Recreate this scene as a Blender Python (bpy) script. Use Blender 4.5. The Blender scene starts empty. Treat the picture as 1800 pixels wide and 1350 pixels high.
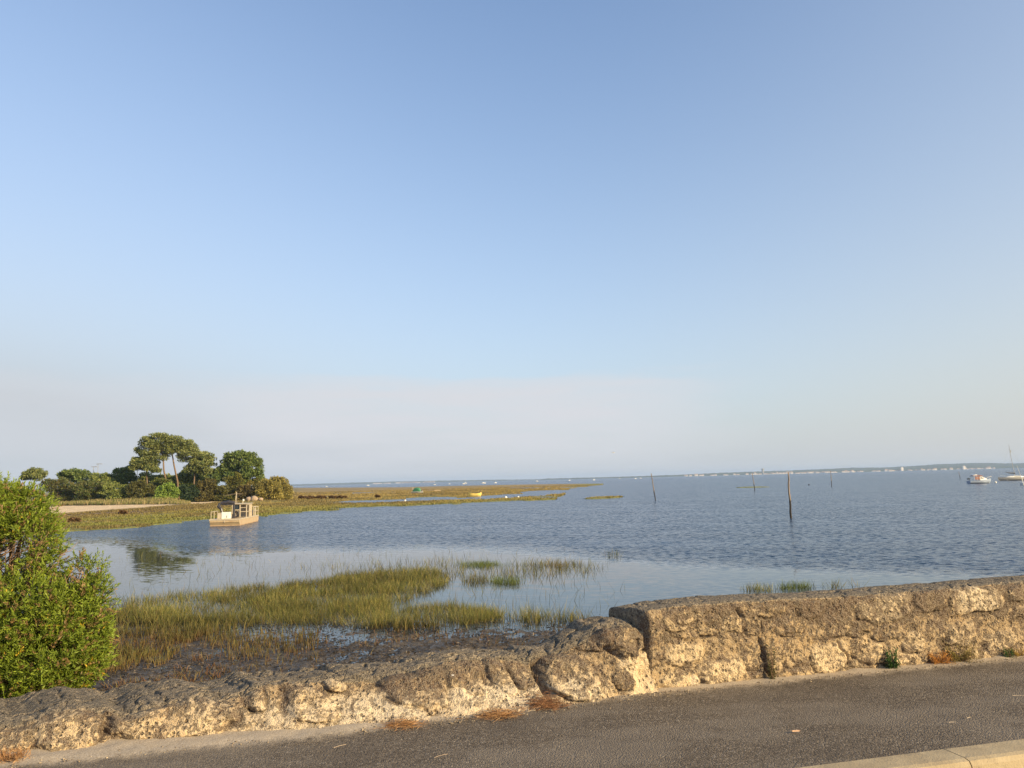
import bpy, bmesh, math, random
import numpy as np
from mathutils import Vector, Matrix
R = math.radians
scene = bpy.context.scene
col = scene.collection

# ------------------------------------------------------------------ camera
FPX, W, H = 1354.0, 1800.0, 1350.0
EYE = 1.70                      # eye above the footpath
WATER = -1.80                   # water level below the footpath
ROLL = math.atan(0.0250)
PITCH = math.atan(169.0 / FPX)
_r0 = np.array([1.0, 0, 0]); _f = np.array([0, math.cos(PITCH), math.sin(PITCH)])
_u0 = np.array([0, -math.sin(PITCH), math.cos(PITCH)])
_rt = math.cos(ROLL) * _r0 - math.sin(ROLL) * _u0
_up = math.sin(ROLL) * _r0 + math.cos(ROLL) * _u0
cam_data = bpy.data.cameras.new('camera')
cam_data.sensor_width = 36; cam_data.lens = 36 * FPX / W
cam_data.clip_start = 0.1; cam_data.clip_end = 60000
cam = bpy.data.objects.new('camera', cam_data); col.objects.link(cam)
cam.matrix_world = Matrix(((_rt[0], _up[0], -_f[0], 0), (_rt[1], _up[1], -_f[1], 0),
                           (_rt[2], _up[2], -_f[2], EYE), (0, 0, 0, 1)))
scene.camera = cam

# ------------------------------------------------------------------ world, sun, exposure
SUN_AZ, SUN_EL = R(121), R(20)       # clockwise from +Y (the view), above the horizon
w = bpy.data.worlds.new("World"); scene.world = w; w.use_nodes = True
nt = w.node_tree; nt.nodes.clear()
def wn(t, **k):
    n = nt.nodes.new(t)
    for a, b in k.items(): setattr(n, a, b)
    return n
wl = nt.links.new
def wmath(op, a, b=None, c=None, clamp=False):
    n = wn('ShaderNodeMath', operation=op, use_clamp=clamp)
    for i, v in enumerate((a, b, c)):
        if v is None: continue
        if isinstance(v, (int, float)): n.inputs[i].default_value = v
        else: wl(v, n.inputs[i])
    return n.outputs[0]
sky = wn('ShaderNodeTexSky', sky_type='NISHITA', sun_disc=False, sun_elevation=SUN_EL,
         sun_rotation=SUN_AZ, altitude=0, air_density=1.0, dust_density=1.0, ozone_density=2.0)
out = wn('ShaderNodeOutputWorld'); bg = wn('ShaderNodeBackground'); bg.inputs['Strength'].default_value = 0.13
tc = wn('ShaderNodeTexCoord'); sep = wn('ShaderNodeSeparateXYZ'); wl(tc.outputs['Generated'], sep.inputs[0])
X, Y, Z = sep.outputs
hor = wmath('SQRT', wmath('ADD', wmath('MULTIPLY', X, X), wmath('MULTIPLY', Y, Y)))
el = wmath('DIVIDE', Z, wmath('MAXIMUM', hor, 1e-4))            # tangent of the elevation
az = wmath('ARCTAN2', X, Y)
cmb = wn('ShaderNodeCombineXYZ'); wl(wmath('MULTIPLY', az, 3.2), cmb.inputs[0]); wl(wmath('MULTIPLY', el, 26.0), cmb.inputs[1])
n1 = wn('ShaderNodeTexNoise'); wl(cmb.outputs[0], n1.inputs['Vector']); n1.inputs['Scale'].default_value = 1.3
n1.inputs['Detail'].default_value = 7; n1.inputs['Roughness'].default_value = 0.55
cmb2 = wn('ShaderNodeCombineXYZ'); wl(wmath('MULTIPLY', az, 2.0), cmb2.inputs[0]); wl(wmath('MULTIPLY', el, 5.0), cmb2.inputs[1])
n2 = wn('ShaderNodeTexNoise'); wl(cmb2.outputs[0], n2.inputs['Vector']); n2.inputs['Scale'].default_value = 1.5
n2.inputs['Detail'].default_value = 3
def smooth(v, a, b, lo=0.0, hi=1.0):
    n = wn('ShaderNodeMapRange', interpolation_type='SMOOTHSTEP')
    wl(v, n.inputs[0])
    for i, x in ((1, a), (2, b), (3, lo), (4, hi)): n.inputs[i].default_value = x
    return n.outputs[0]
VEIL_K, VEIL_M, VEIL_S, VEIL_C = 3.3, 1.0, 0.30, (2.56, 2.75, 2.96, 1)
elw = wmath('ADD', el, wmath('MULTIPLY', wmath('SUBTRACT', n1.outputs[0], 0.5), 0.085))
# a low thin bank of cloud, its top about eight degrees up, thickest ahead
top_edge = smooth(elw, 0.117, 0.140, 1.0, 0.0)
side_r = smooth(wmath('ADD', az, wmath('MULTIPLY', wmath('SUBTRACT', n1.outputs[0], 0.5), 0.3)), 0.13, 0.33, 1.0, 0.0)
side_l = smooth(wmath('ADD', az, wmath('MULTIPLY', wmath('SUBTRACT', n2.outputs[0], 0.5), 0.4)), -0.42, -0.20, 0.38, 1.0)
cloud = wmath('MULTIPLY', wmath('MULTIPLY', top_edge, side_r), side_l)
cloud = wmath('MULTIPLY', cloud, smooth(n1.outputs[0], 0.3, 0.62, 0.5, 1.0))
cloud = wmath('MULTIPLY', cloud, smooth(el, -0.02, 0.07, 0.25, 1.0))
cloud = wmath('MULTIPLY', cloud, 1.0, clamp=True)
cmix = wn('ShaderNodeMix', data_type='RGBA'); wl(cloud, cmix.inputs['Factor'])
CLOUD = (3.12, 3.19, 3.38, 1); cmix.inputs['B'].default_value = CLOUD
# the pale summer veil that thickens towards the horizon and towards the sun's side
veil = wmath('MULTIPLY', wmath('EXPONENT', wmath('MULTIPLY', wmath('MAXIMUM', el, 0.0), -VEIL_K)), VEIL_M)
side = smooth(az, 0.1, 1.3, 0.0, VEIL_S)
left = wmath('MULTIPLY', smooth(az, -0.7, 0.1, 0.40, 0.0), wmath('EXPONENT', wmath('MULTIPLY', wmath('MAXIMUM', el, 0.0), -2.2)))
veil = wmath('ADD', wmath('ADD', veil, left), side, clamp=True)
vmix = wn('ShaderNodeMix', data_type='RGBA'); wl(veil, vmix.inputs['Factor'])
warm = wn('ShaderNodeMix', data_type='RGBA'); wl(smooth(az, 0.05, 0.75), warm.inputs['Factor'])
warm.inputs['A'].default_value = VEIL_C; warm.inputs['B'].default_value = (2.85, 2.88, 2.78, 1); wl(warm.outputs['Result'], vmix.inputs['B'])
tint = wn('ShaderNodeMix', data_type='RGBA', blend_type='MULTIPLY'); tint.inputs['Factor'].default_value = 1
tint.inputs['B'].default_value = (0.97, 1.03, 1.10, 1); wl(sky.outputs[0], tint.inputs['A'])
wl(tint.outputs['Result'], vmix.inputs['A']); wl(vmix.outputs['Result'], cmix.inputs['A']); wl(cmix.outputs['Result'], bg.inputs['Color']); wl(bg.outputs[0], out.inputs[0])
sun_d = bpy.data.lights.new('sun', 'SUN'); sun_d.energy = 4.6; sun_d.angle = R(0.6); sun_d.color = (1.0, 0.78, 0.45)
sun = bpy.data.objects.new('sun', sun_d); col.objects.link(sun)
_sd = Vector((math.sin(SUN_AZ) * math.cos(SUN_EL), math.cos(SUN_AZ) * math.cos(SUN_EL), math.sin(SUN_EL)))
sun.rotation_euler = _sd.to_track_quat('Z', 'Y').to_euler()
vs = scene.view_settings
vs.view_transform = 'Standard'; vs.look = 'None'; vs.gamma = 1; vs.use_curve_mapping = False; vs.exposure = 0.8
scene.render.resolution_x = 1024; scene.render.resolution_y = 768
scene.cycles.max_bounces = 6; scene.cycles.volume_bounces = 0

# ------------------------------------------------------------------ helpers
rng = np.random.default_rng(7)
random.seed(7)
def ray(px, py):
    px = np.asarray(px, float); py = np.asarray(py, float)
    return _f * FPX + (px - W / 2)[..., None] * _rt - (py - H / 2)[..., None] * _up
def P(px, py, z=WATER):
    """point of the horizontal plane z seen along the line of sight (px, py)"""
    d = ray(px, py); t = (z - EYE) / d[..., 2]
    return d[..., :2] * t[..., None]
def PD(px, py, D):
    """point at forward distance D along the line of sight"""
    d = ray(px, py); t = D / d[..., 1]
    p = d * t[..., None] if np.ndim(t) else d * t
    return p + np.array([0, 0, EYE])
def project(x, y, z):
    q = np.stack([x, y, z - EYE], -1)
    dz = q @ _f; dz = np.where(dz > 0.05, dz, 0.05)
    return W / 2 + FPX * (q @ _rt) / dz, H / 2 - FPX * (q @ _up) / dz, q @ _f > 0.05
def hor_y(px): return 844 - 0.0250 * (px - 900)

def _hash(ix, iy, iz, seed):
    h = (ix.astype(np.int64) * 374761393 + iy.astype(np.int64) * 668265263 + iz.astype(np.int64) * 2147483647 + seed * 144665) & 0xffffffff
    h = ((h ^ (h >> 13)) * 1274126177) & 0xffffffff
    h = ((h ^ (h >> 15)) * 2246822519) & 0xffffffff
    return ((h ^ (h >> 16)) & 0xffff) / 65535.0
def vnoise(x, y, z=0.0, seed=0):
    x, y, z = np.broadcast_arrays(np.asarray(x, float), y, z)
    ix, iy, iz = np.floor(x), np.floor(y), np.floor(z)
    fx, fy, fz = x - ix, y - iy, z - iz
    fx, fy, fz = (t * t * (3 - 2 * t) for t in (fx, fy, fz))
    r = 0
    for a in (0, 1):
        for b in (0, 1):
            for c in (0, 1):
                r = r + _hash(ix + a, iy + b, iz + c, seed) * (fx if a else 1 - fx) * (fy if b else 1 - fy) * (fz if c else 1 - fz)
    return r
def fbm(x, y, z=0.0, oct=4, seed=0, gain=0.5):
    s = 0; a = 1; t = 0
    for o in range(oct):
        k = 2.03 ** o
        s = s + a * vnoise(np.asarray(x) * k + 13.7 * o, np.asarray(y) * k + 7.1 * o, np.asarray(z) * k, seed + o); t += a; a *= gain
    return s / t
def sstep(a, b, v):
    t = np.clip((np.asarray(v, float) - a) / (b - a), 0, 1); return t * t * (3 - 2 * t)
def inpoly(px, py, poly):
    px = np.asarray(px); py = np.asarray(py); r = np.zeros(px.shape, bool)
    n = len(poly)
    for i in range(n):
        x1, y1 = poly[i]; x2, y2 = poly[(i + 1) % n]
        c = ((y1 > py) != (y2 > py)) & (px < (x2 - x1) * (py - y1) / ((y2 - y1) if y2 != y1 else 1e-9) + x1)
        r ^= c
    return r

def tag(o, label=None, cat=None, group=None, kind=None):
    if label: o['label'] = label
    if cat: o['category'] = cat
    if group: o['group'] = group
    if kind: o['kind'] = kind
    return o
def link(name, me, mats, parent=None, smooth=False):
    o = bpy.data.objects.new(name, me); col.objects.link(o)
    for m in (mats if isinstance(mats, (list, tuple)) else [mats]): me.materials.append(m)
    if parent: o.parent = parent
    if smooth: me.shade_smooth()
    return o
def empty(name, loc, rz=0, label=None, cat=None, group=None):
    o = bpy.data.objects.new(name, None); col.objects.link(o)
    o.location = loc; o.rotation_euler = (0, 0, rz); o.empty_display_size = 0.2
    return tag(o, label, cat, group)
def copy_tree(o, parent=None):
    c = o.copy(); col.objects.link(c)
    if parent: c.parent = parent
    for ch in list(o.children): copy_tree(ch, c)
    return c
def npmesh(name, co, faces, attrs=None, cols=None, mi=None):
    """co (n,3); faces (m,3|4) int array"""
    me = bpy.data.meshes.new(name); co = np.asarray(co, np.float32); faces = np.asarray(faces, np.int32)
    k = faces.shape[1]
    me.vertices.add(len(co)); me.vertices.foreach_set('co', co.ravel())
    me.loops.add(faces.size); me.loops.foreach_set('vertex_index', faces.ravel())
    me.polygons.add(len(faces)); me.polygons.foreach_set('loop_start', np.arange(0, faces.size, k, dtype=np.int32))
    if mi is not None: me.polygons.foreach_set('material_index', np.asarray(mi, np.int32))
    for n, v in (attrs or {}).items():
        a = me.attributes.new(n, 'FLOAT', 'POINT'); a.data.foreach_set('value', np.asarray(v, np.float32).ravel())
    for n, v in (cols or {}).items():
        v = np.asarray(v, np.float32)
        if v.shape[1] == 3: v = np.hstack([v, np.ones((len(v), 1), np.float32)])
        a = me.attributes.new(n, 'FLOAT_COLOR', 'POINT'); a.data.foreach_set('color', v.ravel())
    me.update(calc_edges=True); me.validate()
    return me
def gridfaces(nr, nc, wrap=False):
    i = np.arange(nr - 1)[:, None]; j = np.arange(nc if wrap else nc - 1)[None, :]
    a = i * nc + j; b = i * nc + (j + 1) % nc
    return np.stack([a, b, b + nc, a + nc], -1).reshape(-1, 4)

class MB:
    def __init__(s): s.v = []; s.f = []
    def add(s, vs, fs):
        b = len(s.v); s.v += [tuple(v) for v in vs]; s.f += [tuple(b + i for i in f) for f in fs]; return s
    def box(s, x0, x1, y0, y1, z0, z1):
        v = [(x, y, z) for z in (z0, z1) for x, y in ((x0, y0), (x1, y0), (x1, y1), (x0, y1))]
        return s.add(v, [(0, 3, 2, 1), (4, 5, 6, 7), (0, 1, 5, 4), (1, 2, 6, 5), (2, 3, 7, 6), (3, 0, 4, 7)])
    def tube(s, pts, r, n=8, cap=True):
        pts = [Vector(p) for p in pts]; rs = r if isinstance(r, (list, tuple)) else [r] * len(pts)
        rings = []
        for i, p in enumerate(pts):
            d = (pts[min(i + 1, len(pts) - 1)] - pts[max(i - 1, 0)]).normalized()
            a = d.orthogonal().normalized() if i == 0 else (a - a.dot(d) * d).normalized()
            b = d.cross(a)
            rings.append([p + rs[i] * (math.cos(2 * math.pi * k / n) * a + math.sin(2 * math.pi * k / n) * b) for k in range(n)])
        v = [q for rg in rings for q in rg]; f = []
        for i in range(len(pts) - 1):
            for k in range(n): f.append((i * n + k, i * n + (k + 1) % n, (i + 1) * n + (k + 1) % n, (i + 1) * n + k))
        if cap: f.append(tuple(range(n - 1, -1, -1))); f.append(tuple((len(pts) - 1) * n + k for k in range(n)))
        return s.add(v, f)
    def loft(s, secs, cap=True, closed=True):
        n = len(secs[0]); v = [p for sec in secs for p in sec]; f = []
        for i in range(len(secs) - 1):
            for k in range(n if closed else n - 1):
                f.append((i * n + k, i * n + (k + 1) % n, (i + 1) * n + (k + 1) % n, (i + 1) * n + k))
        if cap: f.append(tuple(range(n - 1, -1, -1))); f.append(tuple((len(secs) - 1) * n + k for k in range(n)))
        return s.add(v, f)
    def build(s, name, mat, parent=None, bevel=0, smooth=False):
        me = bpy.data.meshes.new(name); me.from_pydata(s.v, [], s.f)
        bm = bmesh.new(); bm.from_mesh(me); bmesh.ops.recalc_face_normals(bm, faces=bm.faces)
        if bevel:
            bmesh.ops.bevel(bm, geom=[e for e in bm.edges if len(e.link_faces) == 2 and e.calc_face_angle(0) > 0.5], offset=bevel, segments=2, affect='EDGES', profile=0.6)
        bm.to_mesh(me); bm.free()
        return link(name, me, mat, parent, smooth)

# ------------------------------------------------------------------ materials
class NT:
    def __init__(s, name):
        s.m = bpy.data.materials.new(name); s.m.use_nodes = True; s.t = s.m.node_tree
        s.b = s.t.nodes['Principled BSDF']; s.o = s.t.nodes['Material Output']
        s.tc = s.n('ShaderNodeTexCoord').outputs['Object']
    def n(s, ty, ins=None, **k):
        nd = s.t.nodes.new(ty)
        for a, b in k.items(): setattr(nd, a, b)
        for a, b in (ins or {}).items(): s.set(nd.inputs[a], b)
        return nd
    def set(s, inp, v):
        if isinstance(v, bpy.types.NodeSocket): s.t.links.new(v, inp)
        else:
            if isinstance(v, tuple) and len(v) == 3 and inp.type == 'RGBA': v = v + (1,)
            inp.default_value = v
    def math(s, op, a, b=0.0, clamp=False):
        nd = s.n('ShaderNodeMath', operation=op, use_clamp=clamp); s.set(nd.inputs[0], a); s.set(nd.inputs[1], b); return nd.outputs[0]
    def noise(s, sc, det=3, rough=0.5, vec=None, dist=0.0):
        return s.n('ShaderNodeTexNoise', {'Vector': vec or s.tc, 'Scale': sc, 'Detail': det, 'Roughness': rough, 'Distortion': dist}).outputs[0]
    def ramp(s, v, a, b, lo=0.0, hi=1.0):
        nd = s.n('ShaderNodeMapRange', interpolation_type='SMOOTHSTEP'); s.set(nd.inputs[0], v)
        for i, x in ((1, a), (2, b), (3, lo), (4, hi)): nd.inputs[i].default_value = x
        return nd.outputs[0]
    def mix(s, f, a, b, blend='MIX'):
        nd = s.n('ShaderNodeMix', data_type='RGBA', blend_type=blend)
        s.set(nd.inputs['Factor'], f); s.set(nd.inputs['A'], a); s.set(nd.inputs['B'], b); return nd.outputs['Result']
    def attr(s, name, col=False):
        return s.n('ShaderNodeAttribute', attribute_name=name).outputs['Color' if col else 'Fac']
    def scale(s, vec, sx, sy, sz):
        return s.n('ShaderNodeMapping', {'Vector': vec, 'Scale': (sx, sy, sz)}).outputs[0]
    def bump(s, h, dist, strength=1.0, normal=None):
        ins = {'Height': h, 'Distance': dist, 'Strength': strength}
        if normal is not None: ins['Normal'] = normal
        nd = s.n('ShaderNodeBump', ins); s.t.links.new(nd.outputs[0], s.b.inputs['Normal']); return nd.outputs[0]
    def fin(s, color=None, rough=None, **k):
        if color is not None: s.set(s.b.inputs['Base Color'], color)
        if rough is not None: s.set(s.b.inputs['Roughness'], rough)
        for a, b in k.items(): s.set(s.b.inputs[a.replace('_', ' ')], b)
        return s.m
def paint(name, c, rough=0.5, dirt=(0.2, 0.15, 0.1), amount=0.35, sc=3.0, metal=0.0):
    t = NT(name)
    f = t.ramp(t.noise(sc, 6, 0.65), 0.45, 0.75, 0.0, amount)
    g = t.ramp(t.noise(sc * 9, 4, 0.6), 0.3, 0.7, 0.85, 1.1)
    c2 = t.mix(f, c, dirt)
    v = t.n('ShaderNodeVectorMath', {0: c2}, operation='SCALE'); t.set(v.inputs['Scale'], g)
    t.bump(t.noise(sc * 20, 3), 0.004, 0.4)
    return t.fin(v.outputs[0], rough, Metallic=metal)

# rough masonry of the two walls
def masonry(name):
    t = NT(name); tone, dark, top, pale = t.attr('tone'), t.attr('dark'), t.attr('top'), t.attr('pale')
    c = t.mix(tone, (0.20, 0.130, 0.070), (0.58, 0.42, 0.23))
    c = t.mix(t.math('MULTIPLY', pale, 0.8), c, (0.70, 0.58, 0.41))
    big = t.noise(2.3, 5, 0.62)
    c = t.mix(t.ramp(big, 0.52, 0.72, 0, 0.45), c, (0.36, 0.22, 0.09))
    # dark lichen and pits: blotchy specks of one to four centimetres
    s1 = t.noise(30, 4, 0.6, dist=0.4); s2 = t.noise(13, 5, 0.65); s3 = t.noise(110, 2, 0.6)
    thr = t.math('ADD', t.math('MULTIPLY', s2, 0.85), t.math('MULTIPLY', dark, 0.42))
    k = t.math('SUBTRACT', t.math('ADD', s1, thr), 1.03)
    spk = t.ramp(k, -0.085, -0.025, 0, 1)
    spk = t.math('MULTIPLY', spk, t.math('SUBTRACT', 1.0, t.math('MULTIPLY', pale, 0.30)))
    dv = t.n('ShaderNodeTexVoronoi', {'Vector': t.tc, 'Scale': 26.0, 'Randomness': 1.0}).outputs['Distance']
    dot = t.math('MULTIPLY', t.ramp(dv, 0.20, 0.36, 1, 0), t.ramp(t.noise(7, 4, 0.7), 0.42, 0.60))
    dv2 = t.n('ShaderNodeTexVoronoi', {'Vector': t.tc, 'Scale': 58.0}).outputs['Distance']
    dot2 = t.math('MULTIPLY', t.ramp(dv2, 0.15, 0.35, 1, 0), 0.65)
    spk = t.math('MAXIMUM', spk, t.math('MAXIMUM', dot, t.math('MULTIPLY', dot2, t.ramp(t.noise(4, 4, 0.7), 0.35, 0.6))))
    c = t.mix(t.math('MULTIPLY', spk, 0.86), c, (0.062, 0.038, 0.024))
    c = t.mix(t.ramp(t.math('ADD', t.noise(6.5, 7, 0.75, dist=1.0), t.math('MULTIPLY', dark, 0.13)), 0.50, 0.60, 0, 0.85), c, (0.088, 0.052, 0.034))
    tc_ = t.mix(t.ramp(t.noise(34, 4, 0.75), 0.42, 0.62), (0.060, 0.048, 0.038), (0.27, 0.21, 0.145))
    tc_ = t.mix(t.ramp(t.noise(3.1, 4, 0.6), 0.45, 0.65, 0, 0.65), tc_, (0.085, 0.068, 0.052))
    tc_ = t.mix(t.ramp(t.noise(9, 6, 0.75, dist=1.2, vec=t.scale(t.tc, 1, 2.0, 1)), 0.50, 0.58, 0, 0.75), tc_, (0.055, 0.050, 0.048))
    c = t.mix(top, c, tc_)
    c = t.mix(t.ramp(s3, 0.35, 0.68, 0.0, 0.45), c, t.mix(0.5, c, (0.85, 0.74, 0.55)))
    h = t.math('ADD', t.math('MULTIPLY', s1, -0.5), t.math('ADD', t.math('MULTIPLY', s3, 0.35), t.math('MULTIPLY', s2, -0.3)))
    t.bump(t.math('SUBTRACT', h, t.math('MULTIPLY', dot, 0.5)), 0.045, 1.0)
    return t.fin(c, 0.93, Specular_IOR_Level=0.2)
M_WALL = masonry('rubble_masonry')

def asphalt():
    t = NT('asphalt'); dust = t.attr('dust')
    vor = t.n('ShaderNodeTexVoronoi', {'Vector': t.tc, 'Scale': 95.0}).outputs
    g = t.n('ShaderNodeSeparateColor', {0: vor['Color']}).outputs[0]
    c = t.mix(t.ramp(g, 0.1, 0.95), (0.075, 0.059, 0.043), (0.190, 0.153, 0.112))
    c = t.mix(t.ramp(g, 0.95, 0.98, 0, 0.6), c, (0.36, 0.31, 0.25))
    c = t.mix(t.ramp(t.noise(1.1, 5, 0.6), 0.42, 0.72, 0.0, 0.5), c, (0.080, 0.063, 0.046))
    c = t.mix(t.ramp(t.noise(0.7, 5, 0.6, vec=t.scale(t.tc, 1, 2.2, 1)), 0.42, 0.62, 0, 0.5), c, (0.215, 0.18, 0.14))
    dn = t.math('ADD', dust, t.math('MULTIPLY', t.math('SUBTRACT', t.noise(9, 6, 0.7), 0.5), 1.1))
    d = t.ramp(dn, 0.25, 0.95, 0, 1)
    sand = t.mix(t.ramp(t.noise(130, 3), 0.3, 0.7), (0.30, 0.235, 0.165), (0.56, 0.47, 0.35))
    c = t.mix(t.math('MULTIPLY', d, 0.9), c, sand)
    edge = t.math('MULTIPLY', vor['Distance'], -1.0)
    hh = t.math('ADD', t.math('MULTIPLY', edge, t.math('SUBTRACT', 1.1, d)), t.math('MULTIPLY', t.noise(60, 3), 0.5))
    t.bump(hh, 0.007, 0.8)
    return t.fin(c, 0.88, Specular_IOR_Level=0.3)
M_ASPH = asphalt()
def concrete():
    t = NT('kerb_concrete')
    c = t.mix(t.ramp(t.noise(4, 6, 0.6), 0.35, 0.7), (0.34, 0.265, 0.160), (0.42, 0.335, 0.205))
    c = t.mix(t.ramp(t.noise(160, 2), 0.6, 0.75, 0, 0.4), c, (0.2, 0.17, 0.13))
    c = t.mix(t.ramp(t.noise(2.2, 7, 0.75), 0.48, 0.7, 0, 0.6), c, (0.20, 0.155, 0.10)); c = t.mix(t.ramp(t.noise(11, 5, 0.7), 0.58, 0.72, 0, 0.5), c, (0.16, 0.13, 0.09))
    t.bump(t.math('ADD', t.noise(120, 3), t.math('MULTIPLY', t.noise(14, 5, .7), 2.0)), 0.005, 0.6); return t.fin(c, 0.9)
M_KERB = concrete()
def ground():
    t = NT('ground_soil'); c = t.attr('Col', True); wet = t.attr('wet')
    f = t.noise(7, 6, 0.7); f2 = t.noise(0.55, 5, 0.65)
    sp = t.ramp(t.noise(23, 4, 0.7), 0.38, 0.62, 0.45, 1.45)
    c = t.mix(wet, c, t.mix(1.0, c, t.n('ShaderNodeCombineXYZ', {0: sp, 1: sp, 2: sp}).outputs[0], 'MULTIPLY'))
    v = t.n('ShaderNodeVectorMath', {0: c}, operation='SCALE'); t.set(v.inputs['Scale'], t.math('MULTIPLY', t.ramp(f, 0.25, 0.75, 0.55, 1.5), t.ramp(f2, 0.3, 0.7, 0.7, 1.3)))
    t.bump(t.math('ADD', t.noise(16, 6, 0.75), t.math('MULTIPLY', t.noise(45, 3), 0.4)), 0.05, 0.9)
    r = t.math('SUBTRACT', 0.92, t.math('MULTIPLY', wet, t.ramp(t.noise(9, 5, 0.75), 0.45, 0.62, 0.1, 0.7)))
    return t.fin(v.outputs[0], r, Specular_IOR_Level=0.45)
M_GROUND = ground()
def water_mat():
    t = NT('water'); wind = t.attr('wind')
    rot = t.n('ShaderNodeMapping', {'Vector': t.tc, 'Rotation': (0, 0, R(14)), 'Scale': (1, 1, 1)}).outputs[0]
    near = t.scale(rot, 0.5, 1.9, 1); mid = t.scale(rot, 0.42, 1.0, 1); far = t.scale(rot, 0.10, 0.30, 1)
    def ncol(sc, det, vec, rough=0.55):
        return t.n('ShaderNodeTexNoise', {'Vector': vec, 'Scale': sc, 'Detail': det, 'Roughness': rough}).outputs['Color']
    def vm(op, a, b):
        nd = t.n('ShaderNodeVectorMath', operation=op); t.set(nd.inputs[0], a)
        if op == 'SCALE': t.set(nd.inputs['Scale'], b)
        else: t.set(nd.inputs[1], b)
        return nd.outputs[0]
    half = (0.5, 0.5, 0.5)
    patch = t.ramp(t.noise(0.05, 3, 0.6, vec=t.scale(rot, 1, 4.0, 1)), 0.3, 0.7, 0.6, 1.3)
    quiet = t.ramp(t.noise(0.14, 3), 0.3, 0.7, 0.4, 1.3)
    k = vm('SCALE', vm('SUBTRACT', ncol(2.3, 2, near), half), t.math('MULTIPLY', quiet, CALM_H))
    c1 = vm('SCALE', vm('SUBTRACT', ncol(6.8, 3, mid, 0.6), half), t.math('MULTIPLY', t.math('MULTIPLY', wind, patch), CHOP_H))
    c2 = vm('SCALE', vm('SUBTRACT', ncol(4.0, 3, far, 0.6), half), t.math('MULTIPLY', wind, CHOP_L))
    sm = vm('MULTIPLY', vm('ADD', vm('ADD', k, c1), c2), (0.7, 1.0, 0.0))
    nrm = vm('NORMALIZE', vm('ADD', sm, (0.0, 0.0, 1.0)), None) if False else t.n('ShaderNodeVectorMath', {0: vm('ADD', sm, (0.0, 0.0, 1.0))}, operation='NORMALIZE').outputs[0]
    t.t.links.new(nrm, t.b.inputs['Normal'])
    return t.fin(t.mix(wind, (0.034, 0.042, 0.042), (0.020, 0.044, 0.084)), t.math('ADD', 0.02, t.math('MULTIPLY', wind, 0.17)), IOR=1.333)
CALM_H, CHOP_H, CHOP_L = 0.05, 3.4, 0.7
M_WATER = water_mat()
def leafy(name, spread=0.35, transl=0.25, rough=0.55):
    """leaf colour is carried per leaf by the mesh; light comes through the blade"""
    t = NT(name); c = t.attr('Col', True)
    tr = t.n('ShaderNodeBsdfTranslucent', {'Color': c}); mx = t.n('ShaderNodeMixShader', {'Fac': transl})
    t.t.links.new(t.b.outputs[0], mx.inputs[1]); t.t.links.new(tr.outputs[0], mx.inputs[2]); t.t.links.new(mx.outputs[0], t.o.inputs[0])
    return t.fin(c, rough, Specular_IOR_Level=0.3)
M_LEAF = leafy('foliage'); M_GRASS = leafy('grass_blades', transl=0.3, rough=0.6)
def bark():
    t = NT('bark')
    c = t.mix(t.ramp(t.noise(6, 5, 0.7, vec=t.scale(t.tc, 3, 3, 0.7)), 0.3, 0.7), (0.09, 0.062, 0.042), (0.26, 0.175, 0.11))
    t.bump(t.noise(18, 4), 0.03, 0.7); return t.fin(c, 0.95)
M_BARK = bark()
def wood(name, a, b, wetz=None):
    t = NT(name)
    c = t.mix(t.ramp(t.noise(7, 5, 0.65, vec=t.scale(t.tc, 4, 4, 0.5)), 0.3, 0.7), a, b)
    if wetz is not None:      # weed and wet wood below the tide mark
        z = t.n('ShaderNodeSeparateXYZ', {0: t.tc}).outputs[2]
        c = t.mix(t.ramp(t.math('ADD', z, t.math('MULTIPLY', t.noise(6, 3), 0.5)), wetz, wetz + 0.25, 1, 0), c, (0.035, 0.028, 0.022))
    t.bump(t.noise(30, 3, vec=t.scale(t.tc, 3, 3, 0.4)), 0.01, 0.6)
    return t.fin(c, 0.85)
M_POLE = wood('weathered_pole_wood', (0.13, 0.10, 0.075), (0.34, 0.26, 0.19), 1.5)
M_OLDWOOD = wood('old_timber', (0.10, 0.08, 0.06), (0.32, 0.25, 0.18))
M_ALU = paint('barge_aluminium', (0.46, 0.35, 0.21), 0.5, (0.33, 0.2, 0.1), 0.5, 1.6)
M_RUST = paint('rusty_waterline_steel', (0.42, 0.29, 0.17), 0.7, (0.16, 0.08, 0.04), 0.7, 3)
M_WHITE = paint('white_paint', (0.78, 0.76, 0.70), 0.4, (0.45, 0.4, 0.32), 0.3)
M_CREAM = paint('cream_panels', (0.48, 0.41, 0.30), 0.5, (0.3, 0.24, 0.17), 0.4)
M_BLACK = paint('black_painted_steel', (0.028, 0.028, 0.036), 0.4, (0.12, 0.07, 0.05), 0.4)
M_GREY = paint('grey_metal', (0.30, 0.30, 0.29), 0.5, (0.15, 0.12, 0.1), 0.4)
M_GREEN = paint('green_tarpaulin', (0.045, 0.20, 0.09), 0.6, (0.03, 0.1, 0.05), 0.5)
M_YELLOW = paint('yellow_hull_paint', (0.80, 0.60, 0.16), 0.5, (0.6, 0.42, 0.15), 0.3)
M_BLUEHULL = paint('pale_blue_hull', (0.30, 0.36, 0.46), 0.35, (0.2, 0.22, 0.26), 0.3)
M_NAVY = paint('dark_antifouling', (0.022, 0.03, 0.05), 0.6, (0.05, 0.04, 0.04), 0.3)
M_REDCAN = paint('faded_red_canopy', (0.36, 0.17, 0.12), 0.8, (0.2, 0.1, 0.08), 0.4)
M_ORANGE = paint('orange_brown_sail', (0.5, 0.24, 0.1), 0.8)
M_MAST = paint('mast_aluminium', (0.42, 0.42, 0.41), 0.4)
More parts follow.
